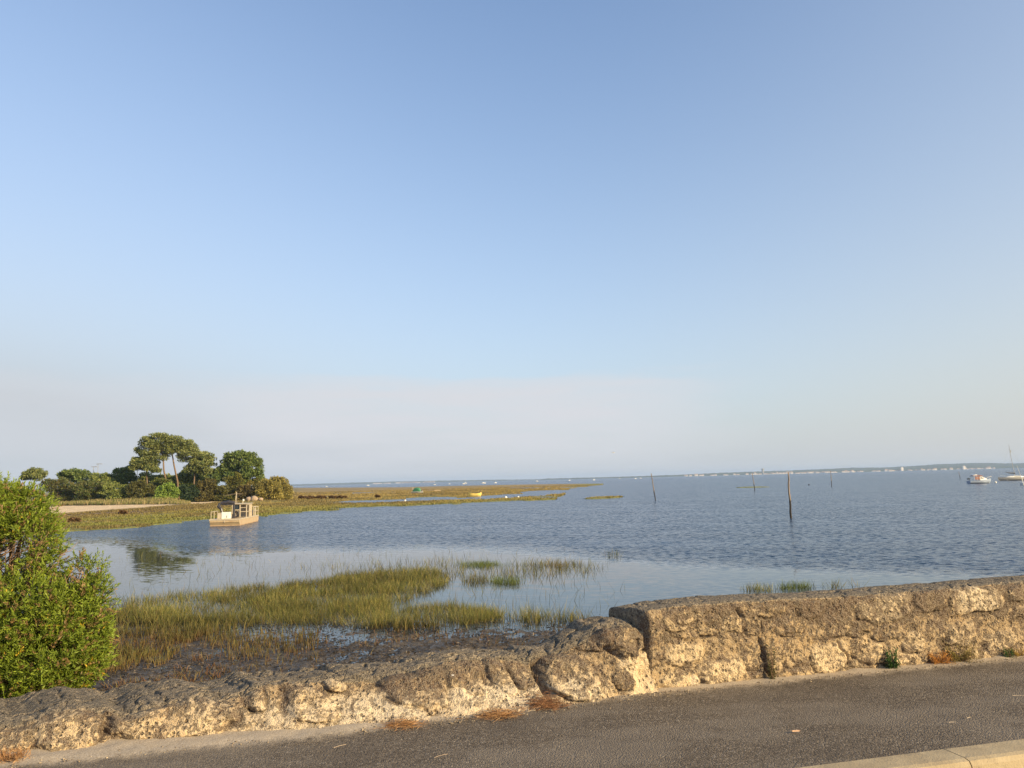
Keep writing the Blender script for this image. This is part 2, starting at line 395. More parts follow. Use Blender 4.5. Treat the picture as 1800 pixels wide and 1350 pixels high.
M_FLOAT = paint('buoy_plastic', (0.85, 0.80, 0.70), 0.4, (0.5, 0.45, 0.35), 0.3)
M_ROPE = paint('rope', (0.3, 0.27, 0.2), 0.9)
def glass_m():
    t = NT('cabin_glass'); return t.fin((0.03, 0.04, 0.05), t.ramp(t.noise(5), 0.3, 0.7, 0.05, 0.15))
M_GLASS = glass_m()
M_RENDER = paint('pale_house_render', (0.80, 0.74, 0.66), 0.8, (0.6, 0.52, 0.42), 0.3, 0.1)
M_TILE = paint('terracotta_roof', (0.36, 0.27, 0.22), 0.9, (0.25, 0.13, 0.09), 0.4, 0.2)
M_STONE = paint('pale_boulder', (0.36, 0.27, 0.19), 0.95, (0.2, 0.15, 0.1), 0.6, 4)
def hills_m():
    t = NT('pine_hills')
    return t.fin(t.mix(t.ramp(t.noise(0.012, 6, 0.7), 0.35, 0.65), (0.03, 0.055, 0.04), (0.08, 0.10, 0.065)), 1.0)
M_HILLS = hills_m()
M_FEATHER = paint('grey_feathers', (0.10, 0.10, 0.10), 0.9, (0.5, 0.5, 0.5), 0.3, 20)
M_TWIG = paint('brown_twigs', (0.27, 0.17, 0.10), 0.9, (0.30, 0.2, 0.13), 0.5, 8)
M_STRAW = leafy('dry_needles', transl=0.15, rough=0.8)

# ------------------------------------------------------------------ wall frame: s along the wall, u towards the path, z up
_a = P(0, 1322, 0.0); _b = P(1790, 1151, 0.0)
S_DIR = (_b - _a) / np.linalg.norm(_b - _a); U_DIR = np.array([S_DIR[1], -S_DIR[0]])
ORI = P(1150, 1212, 0.0)
ORI = _a + S_DIR * np.dot(ORI - _a, S_DIR)
def world(s, u, z):
    s, u, z = np.broadcast_arrays(s, u, z)
    return np.stack([ORI[0] + s * S_DIR[0] + u * U_DIR[0], ORI[1] + s * S_DIR[1] + u * U_DIR[1], z], -1)
def local(x, y):
    dx, dy = np.asarray(x) - ORI[0], np.asarray(y) - ORI[1]
    return dx * S_DIR[0] + dy * S_DIR[1], dx * U_DIR[0] + dy * U_DIR[1]
def WP(px, py):
    """(s, z) on the plane of the wall face"""
    d = ray(px, py); o = np.array([0, 0, EYE])
    n = np.array([U_DIR[0], U_DIR[1], 0]); c = np.dot(np.array([ORI[0], ORI[1], 0]) - o, n)
    p = o + d * (c / (d @ n))[..., None] if d.ndim > 1 else o + d * (c / (d @ n))
    s, _ = local(p[..., 0], p[..., 1]); return s, p[..., 2]

# ------------------------------------------------------------------ ground: one sheet out to the horizon, finer where it is near
th_f = np.radians(np.arange(-40, 40.01, 0.1)); th_c = np.radians(np.arange(43, 317.1, 3.0))
THETA = np.concatenate([th_f, th_c])
dep = np.concatenate([np.array([0.42, 0.5, 0.62, 0.8, 1.0, 1.25, 1.55, 1.9]), np.arange(2.2, 60, 0.4), np.arange(60, 200, 0.9), np.arange(200, 500, 1.7), np.array([520, 600, 800, 1300, 2500, 6000])])
RAD = ((EYE - WATER) * FPX / dep)[::-1]
rr, tt = np.meshgrid(RAD, THETA, indexing='ij')
gx, gy = rr * np.sin(tt), rr * np.cos(tt)
gpx, gpy, gok = project(gx, gy, np.full(gx.shape, WATER))
gdep = np.where(gok, gpy - hor_y(gpx), 900)
ahead = gok & (np.cos(tt) > 0.5)
jit = (fbm(gx * 0.06, gy * 0.06, 0, 4, 3) - 0.5)
jit2 = (fbm(gx * 0.35, gy * 0.35, 0, 4, 5) - 0.5)

def table(px, pts):
    a = np.array(pts, float); return np.interp(px, a[:, 0], a[:, 1])
# marsh: between its far and near edges (picture rows at water level), softened along the way
near_e = table(gpx, [(-900, 985), (0, 948), (110, 936), (230, 927), (300, 921), (370, 915), (470, 908), (560, 899), (640, 893), (700, 892), (800, 887), (900, 881), (975, 878), (990, 872), (1000, 860), (1060, 853), (1064, 840)])
far_e = table(gpx, [(-900, 835), (430, 842), (500, 853), (520, 857), (600, 856.5), (700, 856), (800, 853.6), (900, 851.6), (1000, 850), (1060, 849.5)])
nj = jit * np.clip(gdep * 0.16, 1.5, 9) + jit2 * np.clip(gdep * .12, 1, 8)
m_near = sstep(-1.2, 1.6, (near_e - gpy) + nj)
m_far = sstep(-0.6, 0.8, gpy - far_e)
marsh = m_near * m_far * (gpx < 1064)
marsh = np.where(ahead, marsh, 0)
def ell(cx, cy, rx, ry, rot=0.0, nz=0.5):
    dx = gpx - cx; dy = gpy - cy; c, s_ = math.cos(rot), math.sin(rot)
    q = np.hypot((dx * c + dy * s_) / rx, (-dx * s_ + dy * c) / ry)
    return sstep(1.15, 0.85, q + nz * (jit2 + jit)) * ahead
pools = np.zeros(gx.shape)
for e in [(690, 881, 95, 2.2, -.02), (800, 877.5, 110, 1.7, -.03), (905, 871.5, 85, 3.0, -.05), (960, 865, 50, 3.5, -.03), (620, 884.0, 40, 1.0, 0),
          (640, 866.5, 60, .6, -.02), (755, 876, 45, 2.0, -.03), (850, 883.5, 50, .9, -.04), (960, 874.5, 30, 1.2, 0), (930, 858, 40, 0.7, 0), (590, 873, 40, .5, 0), (1010, 857, 30, .8, 0)]:
    pools = np.maximum(pools, ell(*e))
islet = np.maximum(ell(1060, 875.6, 36, 1.7, -.045, .25), ell(1322, 856.6, 32, 1.0, -.02, .3))
land_y = table(gpx, [(-900, 935), (0, 900), (100, 889), (250, 886), (360, 883), (450, 884), (500, 880), (560, 850)])
land = sstep(-1, 2.5, land_y - gpy + nj * 0.4) * ahead * sstep(545, 500, gpx) * (gdep > 4)
sand_lo = table(gpx, [(-900, 975), (95, 905), (200, 897), (300, 889), (370, 884.5), (400, 880)])
sand_hi = table(gpx, [(-900, 925), (95, 889), (250, 886.5), (370, 883), (400, 882)])
sand = sstep(-1, 1.2, sand_lo - gpy + nj * .35) * sstep(-.8, .8, gpy - sand_hi + nj * .2) * ahead * (gpx < 400)
behind_land = (gdep < 22) & (gpx < 505) & ahead
z = np.full(gx.shape, WATER - 0.55)
rough = (fbm(gx * 1.3, gy * 1.3, 0, 4, 11) - 0.5)
z = z + marsh * (0.62 + 0.10 * rough) - pools * marsh * 0.22
z = np.maximum(z, WATER - 0.55 + islet * 0.64)
z = z + land * 0.30 + sand * 0.10
# shoulder of land that ends behind the trees
z = np.where((np.degrees(tt) < -40) & (np.degrees(tt) > -90), WATER + 0.4, z)
# near shore: bank behind the wall, mud flat, shallows
ls, lu = local(gx, gy)
back = -lu
mud_y = table(gpx, [(-900, 1060), (190, 1062), (300, 1092), (420, 1096), (600, 1098), (760, 1096), (900, 1092), (1000, 1088), (1060, 1084), (1130, 1120), (1300, 1200), (1900, 1250)])
mud = sstep(-16, 12, gpy - mud_y + nj * 1.0) * ahead * (gdep > 90)
rm = (fbm(gx * 5, gy * 5, 0, 4, 21) - 0.5)
mz = WATER - 0.006 + 0.10 * rm + 0.07 * jit2 + 0.035 * sstep(0, 50, gpy - mud_y)
z = np.where(mud > 0, np.maximum(z, (WATER - 0.5) * (1 - mud) + mz * mud), z)
bank = -0.95 - 0.85 * sstep(0.2, 4.2, back + 0.8 * jit2) + 0.05 * rough - 0.5 * sstep(0.2, 3, ls)
z = np.where((back > 0) & (back < 8), np.maximum(z, bank), z)
z = np.where(back <= 0.15, -0.30, z)
z = np.where(~ahead & (back > 0.15), np.where(np.abs(np.degrees((tt + np.pi) % (2 * np.pi) - np.pi)) < 90, WATER - 0.5, -0.30), z)
z = np.where((rr < 8) & (back <= 0.3), -0.30, z)
# colour of the ground by place
C = np.zeros(gx.shape + (3,)); 
def lay(mask, c):
    global C
    C = C * (1 - mask[..., None]) + np.array(c) * mask[..., None]
C[:] = (0.075, 0.062, 0.048)
lay(marsh, (0.20, 0.195, 0.046))                                  # green samphire
n3 = fbm(gx * 0.03, gy * 0.03, 0, 4, 31); n4 = fbm(gx * .12, gy * 0.05, 0, 4, 32)
lay(marsh * sstep(0.42, 0.62, n4) * 0.6, (0.19, 0.135, 0.045))
lay(marsh * sstep(30, 14, gdep + 16 * (n3 - .5)) * sstep(250, 450, gpx), (0.24, 0.165, 0.058))         # orange brown flats farther out
lay(marsh * sstep(.5, .68, n3) * (gdep < 22) * .8, (0.31, 0.215, 0.075))
lay(marsh * sstep(sand_lo - 2, sand_lo + 3, gpy) * sstep(sand_lo + 17, sand_lo + 6, gpy + 14 * (n4 - .5)) * (gpx < 420), (0.175, 0.110, 0.058))
lay(marsh * sstep(near_e - 9, near_e - 3, gpy + nj) * 0.75, (0.19, 0.20, 0.042))
lay(islet, (0.19, 0.20, 0.06))
lay(land, (0.17, 0.14, 0.05)); lay(sand, (0.66, 0.49, 0.29))
mudc = (0.066, 0.052, 0.036)
lay(mud, mudc)
lay(mud * sstep(.5, .66, fbm(gx * 2.2, gy * 2.2, 0, 4, 41)) * 0.8, (0.125, 0.090, 0.048))
lay(((back > 0) & (back < 9) & (z > WATER + .08)).astype(float) * .8, (0.16, 0.10, 0.055))
wet = np.clip(mud * (z < WATER + .09), 0, 1)
me = npmesh('ground', np.stack([gx, gy, z], -1).reshape(-1, 3), gridfaces(len(RAD), len(THETA), True),
            {'wet': wet}, {'Col': C.reshape(-1, 3)})
tag(link('ground', me, M_GROUND, smooth=True), kind='structure')

# water: one sheet, ruffled by wind beyond the sheltered near shore
wd = np.concatenate([np.array([0.39, 0.6, 1, 2, 4]), np.arange(8, 520, 6.0), [900, 3000]])
wr_, wt_ = np.meshgrid(((EYE - WATER) * FPX / wd)[::-1], np.radians(np.concatenate([np.arange(-42, 42.1, 0.6), np.arange(45, 316, 5.)])), indexing='ij')
wx, wy = wr_ * np.sin(wt_), wr_ * np.cos(wt_)
wpx, wpy, wok = project(wx, wy, np.full(wx.shape, WATER))
calm_y = table(wpx, [(-400, 935), (100, 940), (215, 946), (330, 968), (560, 961), (760, 957), (900, 962), (1060, 972), (1200, 988), (1400, 996), (1800, 1010)])
wind = sstep(15, -12, wpy - calm_y + 16 * (fbm(wx * .15, wy * .15, 0, 3, 51) - .5))
wind = np.where(wok, wind, 1)
rcv = sstep(1000, 1300, wpx)            # the open right-hand side never goes quite flat
wind = np.maximum(wind, 0.012 + 0.05 * rcv)
water = npmesh('water', np.stack([wx, wy, np.full(wx.shape, WATER)], -1).reshape(-1, 3), gridfaces(*[wx.shape[0], wx.shape[1]], True), {'wind': wind})
tag(link('water', water, M_WATER, smooth=True), kind='structure')

# ------------------------------------------------------------------ footpath, kerb, road
ka = P(1800, 1297, 0.0); kb = P(1450, 1350, 0.0)
_, ku = local(np.array([ka[0], kb[0]]), np.array([ka[1], kb[1]])); KU = float(ku.mean())
ss, uu = np.meshgrid(np.concatenate([np.linspace(-30, -7, 24), np.linspace(-6.9, 6, 520), np.linspace(6.1, 30, 24)]), np.linspace(-0.35, KU, 70), indexing='ij')
pz = 0.010 * (fbm(ss * .7, uu * .7, 0, 3, 61) - .5) + 0.008 * (fbm(ss * 4, uu * 4, 0, 3, 62) - .5) * sstep(KU, KU - .2, uu)
dust = sstep(0.34, 0.0, uu - 0.075 * np.clip(-ss, 0, 3) - .12 * (fbm(ss * 1.6, uu, 0, 3, 63) - .5) - 0.0)
pz = pz + 0.02 * dust * (fbm(ss * 9, uu * 9, 0, 3, 64)) * (uu < .5)
path = npmesh('footpath', world(ss, uu, pz).reshape(-1, 3), gridfaces(*ss.shape), {'dust': dust})
tag(link('footpath', path, M_ASPH, smooth=True), kind='structure')
js, _ju = local(*P(1650, 1316, 0.0)); js = float(js)
prof = [(KU + .004, -.30), (KU + .004, .006), (KU + .012, .012), (KU + .17, .012), (KU + .20, .004), (KU + .215, -.02), (KU + .235, -.30)]
for k in range(-12, 14):
    s0, s1 = js + k * 1.0 + .004, js + (k + 1) * 1.0 - .004
    m = MB(); m.loft([[tuple(world(s, u, zz)) for u, zz in prof] for s in (s0, s0 + .006, s1 - .006, s1)])
    if abs(k) < 8: tag(m.build('kerb', M_KERB), kind='structure')
m = MB(); c = [tuple(world(s, u, -.135)) for s, u in ((-60, KU + .2), (60, KU + .2), (60, KU + 9), (-60, KU + 9))]; m.add(c, [(0, 1, 2, 3)])
o = m.build('road', M_ASPH); tag(o, kind='structure')

# ------------------------------------------------------------------ the two walls
def stone_field(s, zv, stones, cracks, seed, relk=0.7):
    """outward relief and masks of hand-placed stones set in mortar"""
    n_ = len(stones)
    relief = np.zeros(s.shape); tone = np.full(s.shape, 0.34); pale = np.zeros(s.shape); line = np.zeros(s.shape); dk = np.zeros(s.shape)
    wx_ = 0.11 * (fbm(s * 8, zv * 8, 0, 4, seed, .6) - .5); wz_ = 0.11 * (fbm(s * 8, zv * 8, 5, 4, seed + 1, .6) - .5)
    for (cx, cy, rx, ry, rot, b, tn, pl, dd) in stones:
        s0, z0 = WP(np.array(float(cx)), np.array(float(cy))); s1, _ = WP(np.array(float(cx + rx)), np.array(float(cy))); _, z1 = WP(np.array(float(cx)), np.array(float(cy - ry)))
        ax, az_ = abs(float(s1 - s0)), abs(float(z1 - z0))
        a = (s + wx_ - float(s0)); bb = (zv + wz_ - float(z0)); c, q = math.cos(rot), math.sin(rot)
        r = ((np.abs(a * c + bb * q) / ax) ** 2.7 + (np.abs(-a * q + bb * c) / az_) ** 2.7) ** (1 / 2.7)
        f = sstep(1.10, 0.78, r); k = f * b * relk
        on = k > relief
        tone = np.where(on, tone * (1 - f) + tn * f, tone); pale = np.where(on, pale * (1 - f) + pl * f, pale); dk = np.where(on, dk * (1 - f) + dd * f, dk)
        relief = np.maximum(relief, k)
        line = np.maximum(line, np.exp(-((r - 1.07) / 0.055) ** 2) * sstep(.38, .55, fbm(s * 5 + cx, zv * 5, 0, 2, seed + 4)) * sstep(0.3, -0.4, bb / az_))
    crk = np.zeros(s.shape)
    for pts, wdt, dpt in cracks:
        q = [WP(np.array(float(x)), np.array(float(y))) for x, y in pts]
        for (s0, z0), (s1, z1) in zip(q[:-1], q[1:]):
            dx, dz = float(s1 - s0), float(z1 - z0); L2 = dx * dx + dz * dz
            t = np.clip(((s - float(s0)) * dx + (zv - float(z0)) * dz) / L2, 0, 1)
            d = np.hypot(s + wx_ * .6 - float(s0) - t * dx, zv + wz_ * .6 - float(z0) - t * dz)
            crk = np.maximum(crk, dpt * np.exp(-(d / wdt) ** 2))
    relief = relief - 0.022 * line - crk
    return relief, tone, pale, line, dk + sstep(0.01, .05, crk) * .6

def make_wall(name, s_list, hfun, thick, skew, stones, cracks, seed, caps, lumps, front_profile=None, topdark=0.0, flat=0.6, rnd=0.05, relk=0.5, upper=0.33):
    s = np.asarray(s_list); ns = len(s)
    nf, nt_, nb = 92, 64, 40
    # parameters: front face up, crown across, rear face down
    q = np.concatenate([np.linspace(0, 1, nf), 1 + np.linspace(0, 1, nt_)[1:], 2 + np.linspace(0, 1, nb)[1:] ** 1.6])
    S, Q = np.meshgrid(s, q, indexing='ij'); h = hfun(S); T = thick(S)
    ft = np.clip(Q, 0, 1); tp = np.clip(Q - 1, 0, 1); bk = np.clip(Q - 2, 0, 1)
    U = -T * tp; Zv = -0.12 + (h + 0.12) * ft - (h + 1.35) * bk
    Zv = Zv - 0.05 * (T > .6) * tp * T
    Zv = Zv - rnd * (np.exp(-tp * T / (.7 * rnd)) * (Q >= 1) + np.exp(-(1 - ft) * h / (.6 * rnd)) * (Q < 1)) * .5 - .03 * np.exp(-(1 - tp) * T / .05) * (Q > 1)
    U = U - rnd * .5 * np.exp(-(1 - ft) * h / (.7 * rnd)) * (Q <= 1) - rnd * .5 * np.exp(-tp * T / (.6 * rnd)) * (Q > 1)
    NU = np.where(Q < 1, 1.0, np.where(Q < 2, 0.0, -1.0)); NZ = np.where(Q < 1, 0.0, np.where(Q < 2, 1.0, 0.0))
    e1 = np.exp(-np.abs(Q - 1) * np.where(Q < 1, h, T) / .05); e2 = np.exp(-np.abs(Q - 2) * np.where(Q < 2, T, h) / .05)
    NU = NU * (1 - .4 * e1) + .4 * e1 - .4 * e2; NZ = NZ * (1 - .4 * e1) + .4 * e1 + .4 * e2
    front = sstep(1.04, .97, Q); topm0 = sstep(1.0, 1.1, Q)
    rel, tone, pale, line, dk = stone_field(S, Zv, stones, cracks, seed, relk)
    big = (fbm(S * 2.1, U * 2.1, Zv * 2.1, 4, seed + 7) - .5); fine = (fbm(S * 22, U * 22, Zv * 22, 4, seed + 8, .6) - .5); mid = fbm(S * 8, U * 8, Zv * 8, 3, seed + 9) - .5
    ridged = np.abs(fbm(S * 6, U * 6, Zv * 6, 3, seed + 12) - .5)
    soft = 1 - topm0 * flat
    disp = rel * front + (lumps[0] * big + lumps[1] * mid + lumps[2] * fine) * soft
    topm = sstep(1.0, 1.06, Q) * sstep(2.15, 2.0, Q)
    disp = disp - topm * lumps[3] * sstep(.05, 0.0, ridged) * (1 - flat)
    if front_profile is not None: U = U + np.where(Q < 1, front_profile(S, Zv), front_profile(S, h) * np.clip(1 - tp * 1.3, 0, 1))
    U = U + NU * disp; Zv = Zv + NZ * disp * (1 - .3 * front)
    topattr = topm * sstep(0.30, 0.52, 0.5 + mid * .5 + .25)
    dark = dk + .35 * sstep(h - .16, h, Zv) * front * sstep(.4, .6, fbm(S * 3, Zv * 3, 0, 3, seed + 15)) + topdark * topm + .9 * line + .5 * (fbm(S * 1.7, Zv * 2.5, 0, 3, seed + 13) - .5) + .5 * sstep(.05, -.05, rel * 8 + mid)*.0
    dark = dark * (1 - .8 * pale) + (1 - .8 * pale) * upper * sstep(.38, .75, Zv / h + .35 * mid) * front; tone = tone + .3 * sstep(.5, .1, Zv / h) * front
    if front_profile is not None:
        sk = sstep(.2, .11, Zv + .10 * mid) * front * sstep(lw(330), lw(520), S) * sstep(lw(1080), lw(1000), S); pale = np.maximum(pale, .85 * sk); dark = dark * (1 - .5 * sk)
    Sx = S + skew * U
    co = world(Sx, U, Zv)
    n = len(q)
    parts_co = [co]; attrs = [np.stack([tone, dark, topattr, pale], -1)]
    # rounded, closed ends
    for end, on in ((0, caps[0]), (-1, caps[1])):
        if not on: continue
        cu = U[end].mean(); ring = []
        rings = []; ra = []
        sg = -1 if end == 0 else 1
        for k, a in enumerate(np.linspace(0.12, 1.0, 16)):
            sc = (1 - a ** 3.0); off = 0.045 * (1 - (1 - a) ** 2) * sg
            u2 = (U[end] + T[end].mean() / 2) * sc - T[end].mean() / 2; z2 = -1.3 + (Zv[end] + 1.3) * (0.0 + 1.0 * (1 - .06 * a ** 3)) if False else Zv[end] * sc + (1 - sc) * np.minimum(Zv[end], 0.25 * hfun(S[end]))
            nn = 0.05 * (fbm(u2 * 6, z2 * 6, 3, 4, seed + 20) - .5) + .012 * (fbm(u2 * 25, z2 * 25, 3, 3, seed + 21) - .5)
            rings.append(world(S[end] + off + sg * nn * min(1, a * 3) + skew * u2, u2, z2)); ra.append(np.stack([tone[end], dark[end] + .25, topattr[end] * (1 - a), pale[end] * .3], -1))
        rings = np.array(rings); ra = np.array(ra)
        if end == 0: parts_co.insert(0, rings[::-1]); attrs.insert(0, ra[::-1])
        else: parts_co.append(rings); attrs.append(ra)
    co = np.concatenate(parts_co, 0); A = np.concatenate(attrs, 0).reshape(-1, 4)
    me = npmesh(name, co.reshape(-1, 3), gridfaces(co.shape[0], n)[:, ::-1], {'tone': A[:, 0], 'dark': A[:, 1], 'top': A[:, 2], 'pale': A[:, 3]})
    return link(name, me, M_WALL, smooth=True)

HT = 0.64
tall_stones = [(1190, 1092, 22, 17, 0, .022, .55, .1, 0), (1218, 1080, 26, 15, .1, .028, .6, .15, 0), (1250, 1100, 18, 22, 0, .02, .45, 0, .05),
    (1203, 1148, 38, 19, .05, .035, .85, .3, -.1), (1188, 1195, 29, 17, .1, .04, .9, .25, 0), (1222, 1199, 9, 10, 0, .02, .8, .9, -.5), (1272, 1181, 40, 21, .12, .038, .85, .3, -.05),
    (1288, 1100, 24, 15, -.1, .022, .7, .2, 0), (1322, 1092, 16, 20, 0, .02, .5, 0, .1), (1320, 1150, 14, 30, .15, .025, .45, 0, .15), (1359, 1158, 17, 26, 0, .032, .5, 0, .1),
    (1392, 1100, 26, 17, .05, .032, .5, .05, .1), (1392, 1150, 20, 24, 0, .018, .45, 0, 0), (1350, 1075, 22, 14, .1, .02, .55, .05, .05), (1428, 1070, 26, 18, 0, .025, .4, 0, .2),
    (1553, 1068, 50, 26, .05, .036, .7, .45, .05), (1635, 1055, 33, 21, .05, .036, .45, .1, .22), (1716, 1055, 44, 24, .03, .045, .8, .85, -.2), (1787, 1042, 22, 13, .05, .04, .6, .3, .1),
    (1478, 1098, 26, 16, .2, .02, .5, .1, .1), (1460, 1155, 34, 27, .25, .035, .85, .35, -.1), (1522, 1143, 28, 22, -.2, .035, .65, .2, .05), (1513, 1106, 24, 11, .2, .02, .5, 0, .1),
    (1570, 1112, 30, 14, .1, .018, .4, 0, .1), (1607, 1133, 19, 18, 0, .026, .7, .3, 0), (1648, 1105, 18, 20, 0, .02, .4, 0, .15), (1688, 1112, 27, 21, .1, .04, .75, .5, .05),
    (1757, 1128, 30, 20, .2, .035, .6, .25, .1), (1790, 1078, 14, 9, .1, .035, .8, .5, 0), (1580, 1160, 22, 12, .1, .02, .8, .3, 0), (1555, 1155, 20, 14, 0, .02, .6, .1, .1),
    (1725, 1150, 20, 10, .1, .02, .6, .2, 0), (1240, 1140, 12, 10, 0, .015, .5, 0, 0), (1440, 1120, 14, 14, 0, .018, .5, .1, .1), (1505, 1170, 14, 9, 0, .02, .8, .3, 0),
    (1850, 1060, 34, 22, .1, .04, .5, .2, .1), (1860, 1110, 30, 20, 0, .035, .7, .3, 0), (1930, 1080, 34, 26, 0, .04, .6, .2, .1), (2030, 1070, 40, 30, 0, .04, .5, .2, .1)]
tall_cracks = [([(1341, 1090), (1340, 1128)], .012, .03), ([(1336, 1120), (1342, 1150), (1350, 1186)], .014, .06), ([(1473, 1130), (1486, 1148), (1494, 1174)], .012, .04),
    ([(1380, 1113), (1414, 1111)], .010, .03), ([(1176, 1118), (1200, 1126), (1250, 1120)], .012, .02), ([(1228, 1178), (1236, 1200)], .012, .03), ([(1436, 1110), (1430, 1160)], .012, .02),
    ([(1180, 1170), (1225, 1172), (1248, 1150)], .010, .02), ([(1560, 1090), (1600, 1088), (1605, 1060)], .010, .02), ([(1300, 1070), (1306, 1085)], .012, .03)]
sT = np.concatenate([np.arange(0.0, 4.6, .0085), np.arange(4.62, 14, .06)])
def t_over(S, Zv): return 0.012 * np.sin(S * 9) * 0
wall = make_wall('stone_wall', sT, lambda s: HT + .012 * np.sin(s * 2.1) - .02 * np.exp(-(s / .18) ** 2), lambda s: 0.44 + .02 * np.sin(s * 3), 0.42,
    tall_stones, tall_cracks, 101, (True, True), (.05, .035, .03, .03))
tag(wall, 'tall rubble stone and mortar sea wall with a flat grey top, beside the asphalt path', 'wall')

def low_h(s): return np.interp(s, LS, LH) + .11 * (fbm(s * 2.6, 4.4, 0, 3, 231) - .5) + .05 * (fbm(s * 9, 1.4, 0, 2, 232) - .5)
def lw(px): return float(WP(np.array(float(px)), np.array(1250.0))[0])
LS = [-14, lw(0), lw(60), lw(150), lw(230), lw(300), lw(400), lw(460), lw(600), lw(720), lw(800), lw(880), lw(950), lw(1000), lw(1050), lw(1085), lw(1125), 0.2]
LH = [.15, .16, .18, .22, .19, .24, .21, .27, .28, .31, .32, .33, .32, .35, .43, .52, .55, .50]
LT = [1.1, 1.1, 1.05, 1.0, .95, .9, .8, .75, .62, .5, .48, .45, .45, .45, .45, .45, .42, .4]
low_stones = [(25, 1300, 38, 26, 0, .05, .5, .1, .1), (120, 1282, 62, 34, -.1, .085, .75, .2, .1), (298, 1262, 108, 38, -.05, .10, .8, .3, .1), (450, 1216, 27, 27, .1, .09, .75, .15, 0),
    (545, 1240, 44, 26, -.2, .085, .75, .2, .15), (600, 1202, 24, 17, -.1, .07, .8, .3, -.1), (646, 1162, 18, 9, 0, .05, .85, .4, 0), (727, 1202, 54, 36, -.15, .10, .45, 0, .3),
    (815, 1190, 34, 26, 0, .05, .5, .1, .15), (882, 1190, 18, 26, 0, .07, .55, .2, .1), (925, 1180, 24, 24, 0, .04, .5, .1, .15), (1003, 1190, 42, 36, -.2, .12, .65, .2, .1),
    (1088, 1192, 17, 18, 0, .045, .45, 0, .25), (1098, 1118, 42, 34, -.3, .11, .5, .1, .22), (1050, 1130, 24, 20, 0, .05, .5, .1, .2), (680, 1250, 60, 16, -.1, .03, .8, .9, -.3),
    (850, 1232, 72, 26, -.15, .04, .85, .95, -.35), (640, 1262, 90, 18, -.1, .03, .8, .7, -.2), (1118, 1190, 34, 50, 0, .02, .9, .55, -.5), (400, 1290, 60, 12, -.1, .03, .7, .5, 0)]
low_cracks = [([(190, 1250), (186, 1290)], .03, .06), ([(420, 1222), (440, 1245)], .025, .07), ([(490, 1250), (515, 1215)], .03, .05), ([(955, 1165), (950, 1215)], .03, .10), ([(905, 1160), (903, 1200)], .02, .05),
    ([(672, 1175), (672, 1210)], .02, .05), ([(1112, 1150), (1124, 1125)], .012, .03)]
def scree(S, Zv):
    a = sstep(lw(380), lw(620), S) * sstep(lw(1090), lw(960), S); b = .35 + .65 * a
    return b * .25 * np.clip(1 - (Zv + .02) / .22, 0, 1) ** 1.5 - .06 * sstep(.05, .35, Zv) * (1 - .7 * sstep(lw(1060), lw(1110), S))
sL = np.concatenate([np.arange(-14, -5.2, .06), np.arange(-5.18, -0.035, .0085)])
lwall = make_wall('stone_wall', sL, low_h, lambda s: np.interp(s, LS, LT), 0.42, low_stones, low_cracks, 211, (False, True), (.14, .085, .045, .05), scree, .03, .62, .13, .46, .10)
tag(lwall, 'low crumbling rubble wall of rounded boulders and broken mortar, left of the tall wall', 'wall')

# ------------------------------------------------------------------ leaves, blades, crowns
def leaf_quads(c, d, up, ln, wd, colr):
    """one folded lozenge per leaf: c base (n,3), d direction, up side hint"""
    d = d / np.linalg.norm(d, axis=1, keepdims=True)
    s = np.cross(d, up); s /= np.maximum(np.linalg.norm(s, axis=1, keepdims=True), 1e-6)
    ln = ln[:, None]; wd = wd[:, None]
    v = np.stack([c, c + d * ln * .5 + s * wd * .5, c + d * ln, c + d * ln * .5 - s * wd * .5], 1).reshape(-1, 3)
    f = np.arange(len(c) * 4).reshape(-1, 4)
    return v, f, np.repeat(colr, 4, axis=0)
def rdir(n, up=0.0):
    v = rng.normal(size=(n, 3)); v[:, 2] += up; return v / np.linalg.norm(v, axis=1, keepdims=True)
def crown(blobs, n, size, base, alt, shell=0.55, flatten=1.0, up=0.3, gap=0.30, seedk=0):
    """leaf clumps through the volume of several ellipsoids (x,y,z,rx,ry,rz)"""
    B0 = np.array(blobs, float); sub = []
    for b in B0:                                    # every mass is made of smaller clumps
        sub.append(list(b[:3]) + list(b[3:] * .62))
        for q in rdir(9, .25): r_ = rng.uniform(.30, .50); sub.append(list(b[:3] + q * b[3:] * (1.02 - r_ * .75)) + list(b[3:] * r_))
    B = np.array(sub); vol = (B[:, 3] * B[:, 4] * B[:, 5]) ** (2 / 3); w_ = vol / vol.sum()
    k = rng.choice(len(B), n, p=w_); d = rdir(n); rad = shell + (1 - shell) * rng.random(n) ** 0.6
    rad = rad * (0.62 + 0.76 * vnoise(d[:, 0] * 3 + k * 7, d[:, 1] * 3, d[:, 2] * 3, 77 + seedk))
    c = B[k, :3] + d * rad[:, None] * B[k, 3:6]
    sc = 0.45 * B[:, 3:6].mean()
    dens = fbm(c[:, 0] / sc, c[:, 1] / sc, c[:, 2] / sc, 3, 88 + seedk)
    keep = dens > gap
    c, d, k, dens = c[keep], d[keep], k[keep], dens[keep]
    m = len(c)
    dd = rdir(m, up) + d * 0.9
    t = np.clip((dens - .45) * 2.2 + .5 + rng.normal(0, .22, m), 0, 1)[:, None]
    colr = np.array(base) * (1 - t) + np.array(alt) * t
    colr = colr * rng.uniform(.75, 1.25, (m, 1))
    return leaf_quads(c, dd, rdir(m), size * rng.uniform(.6, 1.5, m), size * rng.uniform(.4, .8, m), colr)
def mesh_of(name, parts):
    vs, fs, cs = [], [], []; b = 0
    for v, f, c in parts: vs.append(v); fs.append(f + b); cs.append(c); b += len(v)
    return npmesh(name, np.concatenate(vs), np.concatenate(fs), cols={'Col': np.concatenate(cs)})
LANDZ = WATER + 0.35
DT = 196.0
